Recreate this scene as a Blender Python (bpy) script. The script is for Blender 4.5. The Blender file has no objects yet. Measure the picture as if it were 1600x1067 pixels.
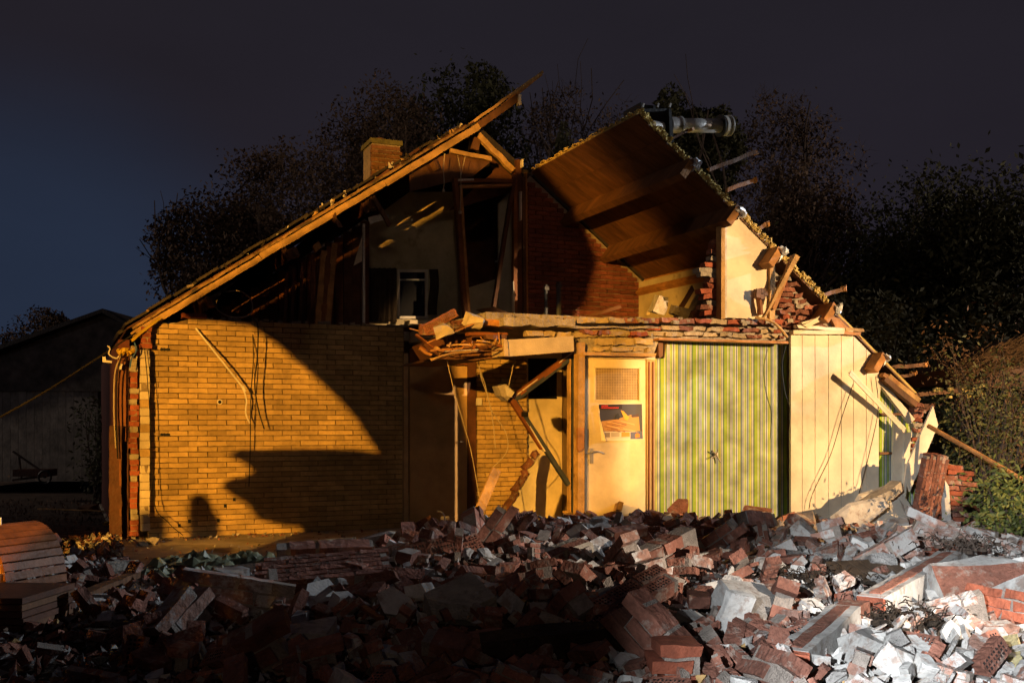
import bpy, bmesh, math, random
from mathutils import Vector, Matrix, noise
R = math.radians
SC = bpy.context.scene
COL = SC.collection

# ------------------------------------------------------------------ camera
FPX, HC, HZN = 1600.0, 1.33, 662.0
cd = bpy.data.cameras.new('camera'); cam = bpy.data.objects.new('camera', cd); COL.objects.link(cam)
cam.location = (0, 0, HC); cam.rotation_euler = (R(90), 0, 0)
cd.sensor_width = 36.0; cd.lens = 36.0 * FPX / 1600.0
cd.shift_y = (HZN - 533.5) / 1600.0
cd.clip_start = 0.05; cd.clip_end = 500
SC.camera = cam

# ------------------------------------------------------------------ exposure
SC.view_settings.view_transform = 'Standard'; SC.view_settings.look = 'None'
SC.view_settings.exposure = 0; SC.view_settings.gamma = 1

# ------------------------------------------------------------------ night sky
W = bpy.data.worlds.new('World'); SC.world = W; W.use_nodes = True
nt = W.node_tree; nt.nodes.clear()
def N(t, kind, **kw):
    n = t.nodes.new(kind)
    for k, v in kw.items(): setattr(n, k, v)
    return n
out = N(nt, 'ShaderNodeOutputWorld'); bg = N(nt, 'ShaderNodeBackground')
tc = N(nt, 'ShaderNodeTexCoord'); sep = N(nt, 'ShaderNodeSeparateXYZ')
nt.links.new(tc.outputs['Generated'], sep.inputs[0])
rz = N(nt, 'ShaderNodeValToRGB')            # overcast night: town glow, darker overhead
e = rz.color_ramp.elements
e[0].position = 0.0; e[0].color = (.019, .0155, .024, 1)
e[1].position = 0.42; e[1].color = (.0155, .0135, .0185, 1)
nt.links.new(sep.outputs['Z'], rz.inputs[0])
# last blue of dusk low down over the fields, centred on an azimuth to the north-west
dot = N(nt, 'ShaderNodeVectorMath', operation='DOT_PRODUCT')
nt.links.new(tc.outputs['Generated'], dot.inputs[0]); dot.inputs[1].default_value = Vector((-.43, .90, .04)).normalized()
mr = N(nt, 'ShaderNodeMapRange'); mr.interpolation_type = 'SMOOTHERSTEP'
mr.inputs['From Min'].default_value = .95; mr.inputs['From Max'].default_value = 1.0
nt.links.new(dot.outputs['Value'], mr.inputs['Value'])
blue = N(nt, 'ShaderNodeMix', data_type='RGBA'); blue.blend_type = 'MIX'
nt.links.new(mr.outputs[0], blue.inputs['Factor']); nt.links.new(rz.outputs[0], blue.inputs['A'])
blue.inputs['B'].default_value = (.0170, .0255, .049, 1)
ns = N(nt, 'ShaderNodeTexNoise'); ns.inputs['Scale'].default_value = 2.2; ns.inputs['Detail'].default_value = 4
mp = N(nt, 'ShaderNodeMapping'); mp.inputs['Scale'].default_value = (1, 1, 3)
nt.links.new(tc.outputs['Generated'], mp.inputs[0]); nt.links.new(mp.outputs[0], ns.inputs[0])
mr2 = N(nt, 'ShaderNodeMapRange'); mr2.inputs['To Min'].default_value = .75; mr2.inputs['To Max'].default_value = 1.25
nt.links.new(ns.outputs[0], mr2.inputs['Value'])
mul = N(nt, 'ShaderNodeVectorMath', operation='SCALE')
nt.links.new(blue.outputs['Result'], mul.inputs[0]); nt.links.new(mr2.outputs[0], mul.inputs['Scale'])
nt.links.new(mul.outputs[0], bg.inputs['Color']); bg.inputs['Strength'].default_value = 1.0
nt.links.new(bg.outputs[0], out.inputs[0])

# ------------------------------------------------------------------ the lamps of the yard and the street, plus added fill spots
def lamp(name, loc, target, power, color, size_deg, blend, radius):
    l = bpy.data.lights.new(name, 'SPOT'); l.energy = power; l.color = color
    l.spot_size = R(size_deg); l.spot_blend = blend; l.shadow_soft_size = radius
    o = bpy.data.objects.new(name, l); COL.objects.link(o); o.location = loc
    o.rotation_euler = (Vector(target) - Vector(loc)).to_track_quat('-Z', 'Y').to_euler()
    return o
LA = Vector((-6.0, -13.5, 4.3))
lamp('sodium_street_lamp', LA, (-1.75, 12.4, 2.1), 46000, (1, .45, .055), 17.0, .25, .10)
LB = Vector((17.0, -1.0, 4.6))
lamp('warm_yard_lamp', LB, (4.85, 12.0, 1.6), 27000, (1, .60, .26), 19.0, .2, .07)
LC = Vector((-2.0, -2.5, 2.4))
lamp('white_flood_lamp', LC, (4.35, 7.2, -.3), 8600, (.88, .94, 1), 31, .9, .04)
lamp('rubble_fill', (5.5, 3.6, 1.75), (1.0, 7.45, -.25), 2400, (1, .84, .68), 25, 1, .04)  # low grazing spot added to brighten the middle rubble
lamp('house_fill', (2, -40, 9), (0, 12, 5.2), 2600, (1, .72, .48), 22, 1, .3)  # broad warm fill added to lift the attic, red wall and trees
lamp('led_street_lamp', (19.0, 16.0, 8), (3.6, 11.0, 3.9), 12000, (.78, .88, 1), 20, .5, .1)
lamp('tree_fill_west', (-27, 17, 9), (2, 28, 4), 3000, (1, .8, .66), 75, .8, .3)  # side spot added only to brighten the trees
lamp('tree_fill_east', (30, 16, 9), (8, 26, 4), 7500, (1, .8, .66), 75, .8, .3)  # second added spot, for the trees on the other side
lamp('shed_fill', (-17, 5, 6), (-7, 20, 1.5), 150, (.85, .86, 1), 40, .8, .1)  # weak cool spot added so the shed shows

# ------------------------------------------------------------------ house frame: s along the gable, t into depth
TA = .4388; cN = 1 / math.sqrt(1 + TA * TA); sN = TA * cN
OX, OY = -4.207, 11.85
U = Vector((cN, sN, 0)); V = Vector((-sN, cN, 0)); Z = Vector((0, 0, 1))
RZ = math.atan2(sN, cN)
def H(s, t, z): return Vector((OX + s * cN - t * sN, OY + s * sN + t * cN, z))
def on_t(px, py, t):
    r = (px - 800) / FPX
    x0, y0 = OX - t * sN, OY + t * cN
    s = (r * y0 - x0) / (cN - r * sN); Y = y0 + s * sN
    return s, HC + (HZN - py) * Y / FPX
def P(px, py, t):
    s, z = on_t(px, py, t); return H(s, t, z)
def G(px, py, z=0.0):
    Y = (HC - z) * FPX / (py - HZN); return Vector(((px - 800) / FPX * Y, Y, z))
def Q(px, py, Y): return Vector(((px - 800) / FPX * Y, Y, HC + (HZN - py) * Y / FPX))

# ------------------------------------------------------------------ materials
MATS = {}
def mat(name, c, rough=.85, var=.25, scale=6, bump=.25, bscale=40, metal=0, obj_var=0.0, c2=None, grain=None, trans=0, streak=None, cover=.5):
    if name in MATS: return MATS[name]
    m = bpy.data.materials.new(name); m.use_nodes = True; t = m.node_tree
    b = t.nodes['Principled BSDF']; b.inputs['Roughness'].default_value = rough; b.inputs['Metallic'].default_value = metal
    b.inputs['Specular IOR Level'].default_value = .3
    co = N(t, 'ShaderNodeTexCoord'); vec = co.outputs['Object']
    if obj_var or True:
        oi = N(t, 'ShaderNodeObjectInfo')
        ad = N(t, 'ShaderNodeVectorMath', operation='ADD'); t.links.new(vec, ad.inputs[0])
        sc = N(t, 'ShaderNodeVectorMath', operation='SCALE'); sc.inputs[0].default_value = (13, 7, 5)
        t.links.new(oi.outputs['Random'], sc.inputs['Scale']); t.links.new(sc.outputs[0], ad.inputs[1]); vec = ad.outputs[0]
    if grain:
        mp = N(t, 'ShaderNodeMapping'); mp.inputs['Scale'].default_value = grain
        t.links.new(vec, mp.inputs[0]); gv = mp.outputs[0]
    else: gv = vec
    n1 = N(t, 'ShaderNodeTexNoise'); n1.inputs['Scale'].default_value = scale; n1.inputs['Detail'].default_value = 6; n1.inputs['Roughness'].default_value = .65
    t.links.new(gv, n1.inputs['Vector'])
    rmp = N(t, 'ShaderNodeValToRGB'); el = rmp.color_ramp.elements
    lo = [max(0, x * (1 - var)) for x in c]; hi = [min(1, x * (1 + var)) for x in c]
    el[0].position = .3; el[0].color = (*lo, 1); el[1].position = .7; el[1].color = (*hi, 1)
    t.links.new(n1.outputs[0], rmp.inputs[0]); colr = rmp.outputs[0]
    if c2:
        n2 = N(t, 'ShaderNodeTexNoise'); n2.inputs['Scale'].default_value = scale * .55; n2.inputs['Detail'].default_value = 8; n2.inputs['Roughness'].default_value = .7
        t.links.new(gv, n2.inputs['Vector'])
        r2 = N(t, 'ShaderNodeMapRange'); r2.inputs['From Min'].default_value = cover; r2.inputs['From Max'].default_value = cover + .09
        t.links.new(n2.outputs[0], r2.inputs['Value'])
        mx = N(t, 'ShaderNodeMix', data_type='RGBA'); t.links.new(r2.outputs[0], mx.inputs['Factor'])
        t.links.new(colr, mx.inputs['A']); mx.inputs['B'].default_value = (*c2, 1); colr = mx.outputs['Result']
    if obj_var:
        ge = N(t, 'ShaderNodeNewGeometry'); am = N(t, 'ShaderNodeMath', operation='ADD'); fm = N(t, 'ShaderNodeMath', operation='FRACT')
        t.links.new(oi.outputs['Random'], am.inputs[0]); t.links.new(ge.outputs['Random Per Island'], am.inputs[1]); t.links.new(am.outputs[0], fm.inputs[0])
        mm = N(t, 'ShaderNodeMapRange'); mm.inputs['To Min'].default_value = 1 - obj_var; mm.inputs['To Max'].default_value = 1 + obj_var * .8
        t.links.new(fm.outputs[0], mm.inputs['Value'])
        sc2 = N(t, 'ShaderNodeVectorMath', operation='SCALE'); t.links.new(colr, sc2.inputs[0]); t.links.new(mm.outputs[0], sc2.inputs['Scale']); colr = sc2.outputs[0]
    pg = N(t, 'ShaderNodeNewGeometry'); pn = N(t, 'ShaderNodeTexNoise'); pn.inputs['Scale'].default_value = 1.7; pn.inputs['Detail'].default_value = 7; pn.inputs['Roughness'].default_value = .62
    t.links.new(pg.outputs['Position'], pn.inputs['Vector']); pm_ = N(t, 'ShaderNodeMapRange'); pm_.inputs['From Min'].default_value = .32; pm_.inputs['From Max'].default_value = .62; pm_.inputs['To Min'].default_value = .66; pm_.inputs['To Max'].default_value = 1.08
    t.links.new(pn.outputs[0], pm_.inputs['Value']); ps = N(t, 'ShaderNodeVectorMath', operation='SCALE'); t.links.new(colr, ps.inputs[0]); t.links.new(pm_.outputs[0], ps.inputs['Scale']); colr = ps.outputs[0]
    t.links.new(colr, b.inputs['Base Color'])
    if bump:
        n3 = N(t, 'ShaderNodeTexNoise'); n3.inputs['Scale'].default_value = bscale; n3.inputs['Detail'].default_value = 5
        t.links.new(gv, n3.inputs['Vector'])
        bp = N(t, 'ShaderNodeBump'); bp.inputs['Strength'].default_value = bump; bp.inputs['Distance'].default_value = .02
        t.links.new(n3.outputs[0], bp.inputs['Height']); t.links.new(bp.outputs[0], b.inputs['Normal'])
    if trans: b.inputs['Transmission Weight'].default_value = trans
    MATS[name] = m; return m
yel = mat('yellow_brick', (.47, .325, .135), .85, .16, 14, .5, 90, obj_var=.24, c2=(.30, .20, .09), cover=.63)
red = mat('red_brick', (.30, .085, .045), .85, .35, 14, .6, 60, obj_var=.3)
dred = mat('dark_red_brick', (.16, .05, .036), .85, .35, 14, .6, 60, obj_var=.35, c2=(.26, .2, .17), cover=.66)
rub_red = mat('rubble_brick', (.26, .108, .073), .9, .4, 16, .9, 45, obj_var=.4, c2=(.36, .27, .22), cover=.55)
mortar = mat('mortar', (.30, .24, .17), .95, .3, 25, .8, 120)
mortar_y = mat('dark_mortar', (.17, .12, .06), .95, .25, 25, .6, 120)  # darker brown mortar behind the yellow brick
mortar_r = mat('grey_mortar', (.32, .27, .23), .95, .3, 25, .8, 120)
plaster = mat('plaster', (.58, .53, .44), .9, .10, 3, .25, 30, c2=(.5, .44, .35), cover=.62)
cream = mat('cream_paint', (.72, .62, .43), .55, .05, 3, .08, 30, c2=(.63, .53, .36), cover=.64)
panelp = mat('pale_plank', (.78, .70, .55), .6, .05, 2, .1, 30, c2=(.68, .59, .44), cover=.68)
wallcream = mat('old_wallpaper', (.50, .43, .28), .9, .12, 3, .2, 20, c2=(.28, .23, .14), cover=.6)
dusty = mat('dusty_brick', (.36, .20, .15), .95, .35, 14, .9, 45, obj_var=.35, c2=(.52, .49, .46), cover=.47)
white_rub = mat('rubble_white', (.54, .52, .49), .95, .2, 11, .45, 55, obj_var=.3, c2=(.34, .27, .23), cover=.52)
grey_rub = mat('rubble_grey', (.33, .31, .29), .95, .35, 14, 1.0, 60, obj_var=.25, c2=(.5, .48, .45), cover=.6)
conc = mat('concrete', (.36, .32, .26), .95, .3, 9, .9, 30, c2=(.2, .17, .14), cover=.55)
soil = mat('soil', (.07, .045, .03), 1, .5, 6, 1, 30, c2=(.16, .12, .09), cover=.58)
slabm = mat('worn_concrete_floor', (.46, .40, .30), .9, .3, 3, .5, 30, c2=(.27, .21, .14), cover=.58)
wood = mat('sawn_wood', (.48, .30, .12), .85, .4, 5, .6, 40, c2=(.17, .09, .035), cover=.60)
bwood = mat('brown_board', (.13, .06, .027), .6, .5, 2.5, .3, 30, c2=(.34, .23, .13), cover=.655, grain=(.8, 4.5, .8))
dwood = mat('dark_wood', (.09, .035, .018), .6, .4, 5, .3, 30)
swood = mat('stained_wood', (.20, .07, .022), .55, .35, 5, .3, 30)
owood = mat('orange_wood', (.42, .20, .065), .7, .4, 6, .4, 30, c2=(.20, .09, .035), cover=.62)
cut = mat('cut_end', (.62, .58, .50), .8, .2, 9, .5, 50)
foil = mat('wrapping_foil', (.75, .8, .86), .35, .15, 9, .6, 30, metal=.2)
foam = mat('insulation_foam', (.55, .42, .14), .95, .3, 14, 1, 30)
tilem = mat('roof_tile', (.035, .028, .025), .7, .4, 8, .4, 40, obj_var=.3)
steel = mat('galvanised_steel', (.55, .53, .50), .42, .3, 6, .2, 20, metal=.55, c2=(.2, .18, .16), cover=.6)
black = mat('black_metal', (.012, .012, .013), .5, .2, 9, .2, 20)
bluesteel = mat('blue_grey_frame', (.05, .06, .085), .5, .3, 7, .2, 20)
whitep = mat('white_plastic', (.65, .62, .55), .5, .1, 5, .1, 20)
glassd = mat('dark_glass', (.01, .011, .014), .08, .2, 5, 0)
meshg = mat('wired_glass', (.20, .14, .08), .3, .2, 30, .3, 200)
cloth = mat('curtain_cloth', (.055, .04, .028), .95, .35, 9, .3, 40)
bark = mat('bark', (.09, .065, .05), .95, .4, 9, .6, 30)
leaf_d = mat('dark_leaf', (.075, .075, .035), .8, .5, 3, 0)
leaf_b = mat('autumn_leaf', (.13, .085, .055), .8, .5, 3, 0)
leaf_g = mat('bush_leaf', (.10, .12, .025), .6, .5, 3, 0)
shedm = mat('shed_board', (.26, .23, .19), .9, .4, 5, .3, 30, c2=(.14, .13, .11), cover=.62)
shedd = mat('shed_gable', (.12, .10, .085), .9, .5, 5, .3, 30, c2=(.09, .08, .07), cover=.68)
cable = mat('cable_sheath', (.45, .38, .26), .5, .2, 9, 0)
cable_d = mat('dark_cable', (.02, .018, .015), .5, .2, 9, 0)
ochre = mat('yellow_paint', (.5, .33, .03), .5, .2, 6, .1, 20)
sheet = mat('green_sheeting', (.17, .18, .11), .45, .35, 7, .5, 14)
dirtd = mat('roots_and_peat', (.035, .024, .016), 1, .6, 12, 1, 60)
def flat(name, c, rough=.6):
    if name in MATS: return MATS[name]
    m = bpy.data.materials.new(name); m.use_nodes = True; b = m.node_tree.nodes['Principled BSDF']
    b.inputs['Base Color'].default_value = (*c, 1); b.inputs['Roughness'].default_value = rough; MATS[name] = m; return m

def wallpaper_mat():
    m = bpy.data.materials.new('striped_wallpaper'); m.use_nodes = True; t = m.node_tree; b = t.nodes['Principled BSDF']; b.inputs['Roughness'].default_value = .75
    co = N(t, 'ShaderNodeTexCoord'); sp = N(t, 'ShaderNodeVectorMath', operation='DOT_PRODUCT')
    t.links.new(co.outputs['Object'], sp.inputs[0]); sp.inputs[1].default_value = (cN, sN, 0)
    x = N(t, 'ShaderNodeMath', operation='MULTIPLY'); t.links.new(sp.outputs['Value'], x.inputs[0]); x.inputs[1].default_value = 1 / .43
    fr = N(t, 'ShaderNodeMath', operation='FRACT'); t.links.new(x.outputs[0], fr.inputs[0])
    rp = N(t, 'ShaderNodeValToRGB'); rp.color_ramp.interpolation = 'CONSTANT'
    lime = (.30, .42, .03); ol = (.14, .24, .05); crm = (.55, .56, .46); gb = (.12, .17, .25); pale = (.38, .44, .38); yl = (.46, .46, .10); bl = (.09, .13, .24)
    seq = [(0, lime), (.05, crm), (.08, lime), (.125, gb), (.15, crm), (.185, bl), (.205, pale), (.235, lime), (.275, ol), (.29, crm), (.33, gb), (.36, crm), (.395, lime),
           (.44, yl), (.475, ol), (.495, gb), (.53, pale), (.555, bl), (.575, crm), (.61, lime), (.655, pale), (.70, gb), (.735, pale), (.76, lime), (.80, yl), (.84, gb), (.86, crm), (.90, bl), (.915, ol), (.95, lime)]
    el = rp.color_ramp.elements
    while len(el) < len(seq): el.new(.999)
    for i, (p, c) in enumerate(seq): el[i].position = p; el[i].color = (*c, 1)
    t.links.new(fr.outputs[0], rp.inputs[0])
    n = N(t, 'ShaderNodeTexNoise'); n.inputs['Scale'].default_value = 5; n.inputs['Detail'].default_value = 5; t.links.new(co.outputs['Object'], n.inputs[0])
    mr = N(t, 'ShaderNodeMapRange'); mr.inputs['From Min'].default_value = .3; mr.inputs['From Max'].default_value = .7; mr.inputs['To Min'].default_value = .62; mr.inputs['To Max'].default_value = 1.3; t.links.new(n.outputs[0], mr.inputs['Value'])
    sc = N(t, 'ShaderNodeVectorMath', operation='SCALE'); t.links.new(rp.outputs[0], sc.inputs[0]); t.links.new(mr.outputs[0], sc.inputs['Scale'])
    t.links.new(sc.outputs[0], b.inputs['Base Color']); MATS['striped'] = m; return m
striped = wallpaper_mat()

# ------------------------------------------------------------------ object helpers
def wloc(o):
    L = Vector((0, 0, 0))
    while o: L = L + o.location; o = o.parent
    return L
def tag(o, label=None, cat=None, group=None, kind=None):
    if label: o['label'] = label
    if cat: o['category'] = cat
    if group: o['group'] = group
    if kind: o['kind'] = kind
    return o
def thing(name, loc, label, cat, group=None):
    o = bpy.data.objects.new(name, None); COL.objects.link(o); o.location = loc; o.empty_display_size = .1
    return tag(o, label, cat, group)
class MB:
    def __init__(s): s.v = []; s.f = []; s.m = []
    def poly(s, pts, faces, m=0):
        b = len(s.v); s.v += [Vector(p) for p in pts]
        for f in faces: s.f.append([b + i for i in f]); s.m.append(m)
        return s
    def box(s, c, a, b, d, m=0):     # centre and three half-vectors
        c, a, b, d = Vector(c), Vector(a), Vector(b), Vector(d)
        pts = [c + i * a + j * b + k * d for i in (-1, 1) for j in (-1, 1) for k in (-1, 1)]
        return s.poly(pts, [(0, 1, 3, 2), (4, 6, 7, 5), (0, 4, 5, 1), (2, 3, 7, 6), (0, 2, 6, 4), (1, 5, 7, 3)], m)
    def hbox(s, s0, s1, t0, t1, z0, z1, m=0):
        return s.box(H((s0 + s1) / 2, (t0 + t1) / 2, (z0 + z1) / 2), U * (s1 - s0) / 2, V * (t1 - t0) / 2, Z * (z1 - z0) / 2, m)
    def bar(s, p0, p1, w, h, up=None, m=0, w2=None, rough=0, seed=0):
        p0, p1 = Vector(p0), Vector(p1); d = (p1 - p0); L = d.length; d.normalize()
        up = Vector(up) if up is not None else (Z if abs(d.z) < .9 else V)
        sd = d.cross(up).normalized(); up = sd.cross(d).normalized(); w2 = w2 or w
        if not rough: 
            pts = [p + sd * a * ww / 2 + up * b * h / 2 for p, ww in ((p0, w), (p1, w2)) for a, b in ((-1, -1), (1, -1), (1, 1), (-1, 1))]
            return s.poly(pts, [(0, 3, 2, 1), (4, 5, 6, 7), (0, 1, 5, 4), (1, 2, 6, 5), (2, 3, 7, 6), (3, 0, 4, 7)], m)
        rn = random.Random(seed); n = max(3, int(L / .12)); rings = []
        for i in range(n + 1):
            f = i / n; ww = w + (w2 - w) * f
            o = Vector((rn.uniform(-1, 1), rn.uniform(-1, 1), rn.uniform(-1, 1))) * rough * .5
            rings.append([p0 + d * L * f + o + sd * a * ww / 2 * (1 + rn.uniform(-rough, rough) * 3) + up * b * h / 2 * (1 + rn.uniform(-rough, rough) * 3) + d * (rn.uniform(-1, 1) * min(.02, rough) if i in (0, n) else 0) for a, b in ((-1, -1), (1, -1), (1, 1), (-1, 1))])
        pts = [p for r in rings for p in r]; fs = [(0, 3, 2, 1), tuple(4 * n + k for k in (0, 1, 2, 3))]
        for i in range(n):
            for k in range(4): fs.append((4 * i + k, 4 * i + (k + 1) % 4, 4 * i + 4 + (k + 1) % 4, 4 * i + 4 + k))
        return s.poly(pts, fs, m)
    def prism(s, pts, off, m=0, mside=None):   # outline + offset vector
        n = len(pts); pts = [Vector(p) for p in pts]; off = Vector(off)
        b = len(s.v); s.v += pts + [p + off for p in pts]
        s.f.append([b + i for i in range(n)]); s.m.append(m); s.f.append([b + n + i for i in reversed(range(n))]); s.m.append(m)
        for i in range(n): s.f.append([b + i, b + n + i, b + n + (i + 1) % n, b + (i + 1) % n]); s.m.append(m if mside is None else mside)
        return s
    def pxprism(s, px, t0, t1, m=0, mside=None):
        st = [on_t(x, y, t0) for x, y in px]
        return s.prism([H(a, t0, z) for a, z in st], V * (t1 - t0), m, mside)
    def tube(s, pts, r, n=6, m=0, r2=None, caps=True):
        pts = [Vector(p) for p in pts]; K = len(pts); b = len(s.v)
        for i, p in enumerate(pts):
            d = (pts[min(i + 1, K - 1)] - pts[max(i - 1, 0)]).normalized()
            a = d.cross(Z if abs(d.z) < .9 else Vector((1, 0, 0))).normalized(); c = d.cross(a)
            rr = r if r2 is None else r + (r2 - r) * i / (K - 1)
            s.v += [p + (a * math.cos(2 * math.pi * k / n) + c * math.sin(2 * math.pi * k / n)) * rr for k in range(n)]
        for i in range(K - 1):
            for k in range(n): s.f.append([b + i * n + k, b + i * n + (k + 1) % n, b + (i + 1) * n + (k + 1) % n, b + (i + 1) * n + k]); s.m.append(m)
        if caps:
            s.f.append([b + k for k in reversed(range(n))]); s.m.append(m); s.f.append([b + (K - 1) * n + k for k in range(n)]); s.m.append(m)
        return s
    def mesh(s, name, mats, origin=(0, 0, 0), smooth=False):
        me = bpy.data.meshes.new(name); o = Vector(origin)
        me.from_pydata([v - o for v in s.v], [], s.f); 
        for m in (mats if isinstance(mats, (list, tuple)) else [mats]): me.materials.append(m)
        me.polygons.foreach_set('material_index', s.m)
        if smooth: me.polygons.foreach_set('use_smooth', [True] * len(s.f))
        me.update(); return me
    def build(s, name, mats, parent=None, origin=None, smooth=False, fix=True, **tg):
        L = wloc(parent) if parent else Vector((0, 0, 0))
        if origin is None: origin = L
        me = s.mesh(name, mats, origin, smooth)
        if fix:
            bm = bmesh.new(); bm.from_mesh(me); bmesh.ops.recalc_face_normals(bm, faces=bm.faces); bm.to_mesh(me); bm.free()
        o = bpy.data.objects.new(name, me); COL.objects.link(o); o.parent = parent; o.location = Vector(origin) - L
        return tag(o, **tg) if tg else o
def inst(name, me, loc, rot, parent=None, scale=None):
    o = bpy.data.objects.new(name, me); COL.objects.link(o); o.parent = parent
    o.location = Vector(loc) - (wloc(parent) if parent else Vector((0, 0, 0))); o.rotation_euler = rot
    if scale: o.scale = scale
    return o
def cpath(pts, sub=5):
    pts = [Vector(p) for p in pts]; o = []
    for i in range(len(pts) - 1):
        p0, p1, p2, p3 = pts[max(i - 1, 0)], pts[i], pts[i + 1], pts[min(i + 2, len(pts) - 1)]
        for k in range(sub):
            f = k / sub; o.append(.5 * ((2 * p1) + (p2 - p0) * f + (2 * p0 - 5 * p1 + 4 * p2 - p3) * f * f + (3 * p1 - p0 - 3 * p2 + p3) * f ** 3))
    o.append(pts[-1]); return o

# brick meshes with slightly chipped corners, local x length, y depth, z height
def brick_mesh(name, m, L, D, T, seed, chip=.004):
    rn = random.Random(seed); b = MB(); nx = 3; rings = []
    for i in range(nx + 1):
        x = -L / 2 + L * i / nx
        rings.append([Vector((x + rn.uniform(-chip, chip), y + rn.uniform(-chip, chip) * .6, z + rn.uniform(-chip, chip) * .6)) for y, z in ((-D / 2, -T / 2), (D / 2, -T / 2), (D / 2, T / 2), (-D / 2, T / 2))])
    fs = [(0, 3, 2, 1), tuple(4 * nx + k for k in range(4))]
    for i in range(nx):
        for k in range(4): fs.append((4 * i + k, 4 * i + (k + 1) % 4, 4 * i + 4 + (k + 1) % 4, 4 * i + 4 + k))
    b.poly([p for r in rings for p in r], fs); return b.mesh(name, m)
def brick_kit(m, L=.21, D=.05, T=.052, tagn='brick'):
    k = {}
    for i in range(5): k[('f', i)] = brick_mesh(tagn, m, L, D, T, i)
    for i in range(3): k[('h', i)] = brick_mesh(tagn, m, L * .47, D, T, 20 + i)
    return k
def lay_bricks(parent, kit, s0, s1, z0, z1, t, inside, name='brick', limit=300, stuffmat=None, jit=.003, rn=random.Random(3), pitch=.22, course=.0625, skip=.0, prio=None):
    items = []; r = 0; z = z0 + course / 2
    while z < z1:
        off = (pitch / 2 if r % 2 else 0); s = s0 - pitch + off
        while s < s1 + pitch:
            full = .205 if pitch > .2 else pitch - .01
            a_, c_ = max(s - full / 2, s0), min(s + full / 2, s1)
            while c_ - a_ > .03 and not inside(c_ - .01, z): c_ -= .015
            while c_ - a_ > .03 and not inside(a_ + .01, z): a_ += .015
            if c_ - a_ > .035: items.append(((a_ + c_) / 2, z, 'f', (c_ - a_) / full))
            s += pitch
        z += course; r += 1
    items = [i for i in items if rn.random() >= skip]
    if prio: items.sort(key=prio)
    st = MB(); nst = 0
    for n, (s, z, k, fx) in enumerate(items):
        p = H(s + rn.uniform(-1, 1) * jit, t + rn.uniform(-1, 1) * jit * .8, z + rn.uniform(-1, 1) * jit * .4)
        me = kit[(k, rn.randrange(5 if k == 'f' else 3))]
        if n < limit: inst(name, me, p, (rn.uniform(-.01, .01), 0, RZ + rn.uniform(-.012, .012)), parent, (fx, 1, 1) if fx < .99 else None)
        else:
            M = Matrix.Translation(p) @ Matrix.Rotation(RZ, 4, 'Z') @ Matrix.Diagonal((fx, 1, 1, 1))
            st.poly([M @ v.co for v in me.vertices], [tuple(pl.vertices) for pl in me.polygons]); nst += 1
    if nst: st.build('brick_field', stuffmat, parent, kind='stuff')
    return items

# lumps for rubble: an irregular convex-ish block of given size
def lump(rn, sx, sy, sz, mb=None, M=None, cuts=3, m=0, m2=None, jit=.12):
    bm = bmesh.new(); bmesh.ops.create_cube(bm, size=1)
    for v in bm.verts: v.co = Vector((v.co.x * sx, v.co.y * sy, v.co.z * sz))
    for v in bm.verts: v.co += Vector((rn.uniform(-jit, jit) * sx, rn.uniform(-jit, jit) * sy, rn.uniform(-jit, jit) * sz))
    for i in range(cuts):
        d = Vector((rn.uniform(-1, 1), rn.uniform(-1, 1), rn.uniform(-1, 1))).normalized()
        e = Vector((d.x * sx, d.y * sy, d.z * sz)); L = e.length * rn.uniform(.42, .62)
        nrm = Vector((d.x / sx, d.y / sy, d.z / sz)).normalized()
        co = Vector((d.x * sx, d.y * sy, d.z * sz)) * rn.uniform(.36, .5)
        r = bmesh.ops.bisect_plane(bm, geom=bm.verts[:] + bm.edges[:] + bm.faces[:], plane_co=co, plane_no=nrm, clear_outer=True)
        ed = [g for g in r['geom_cut'] if isinstance(g, bmesh.types.BMEdge)]
        if ed:
            fr = bmesh.ops.edgeloop_fill(bm, edges=ed)
            for f in fr['faces']: f.material_index = 1
    return bm
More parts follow.
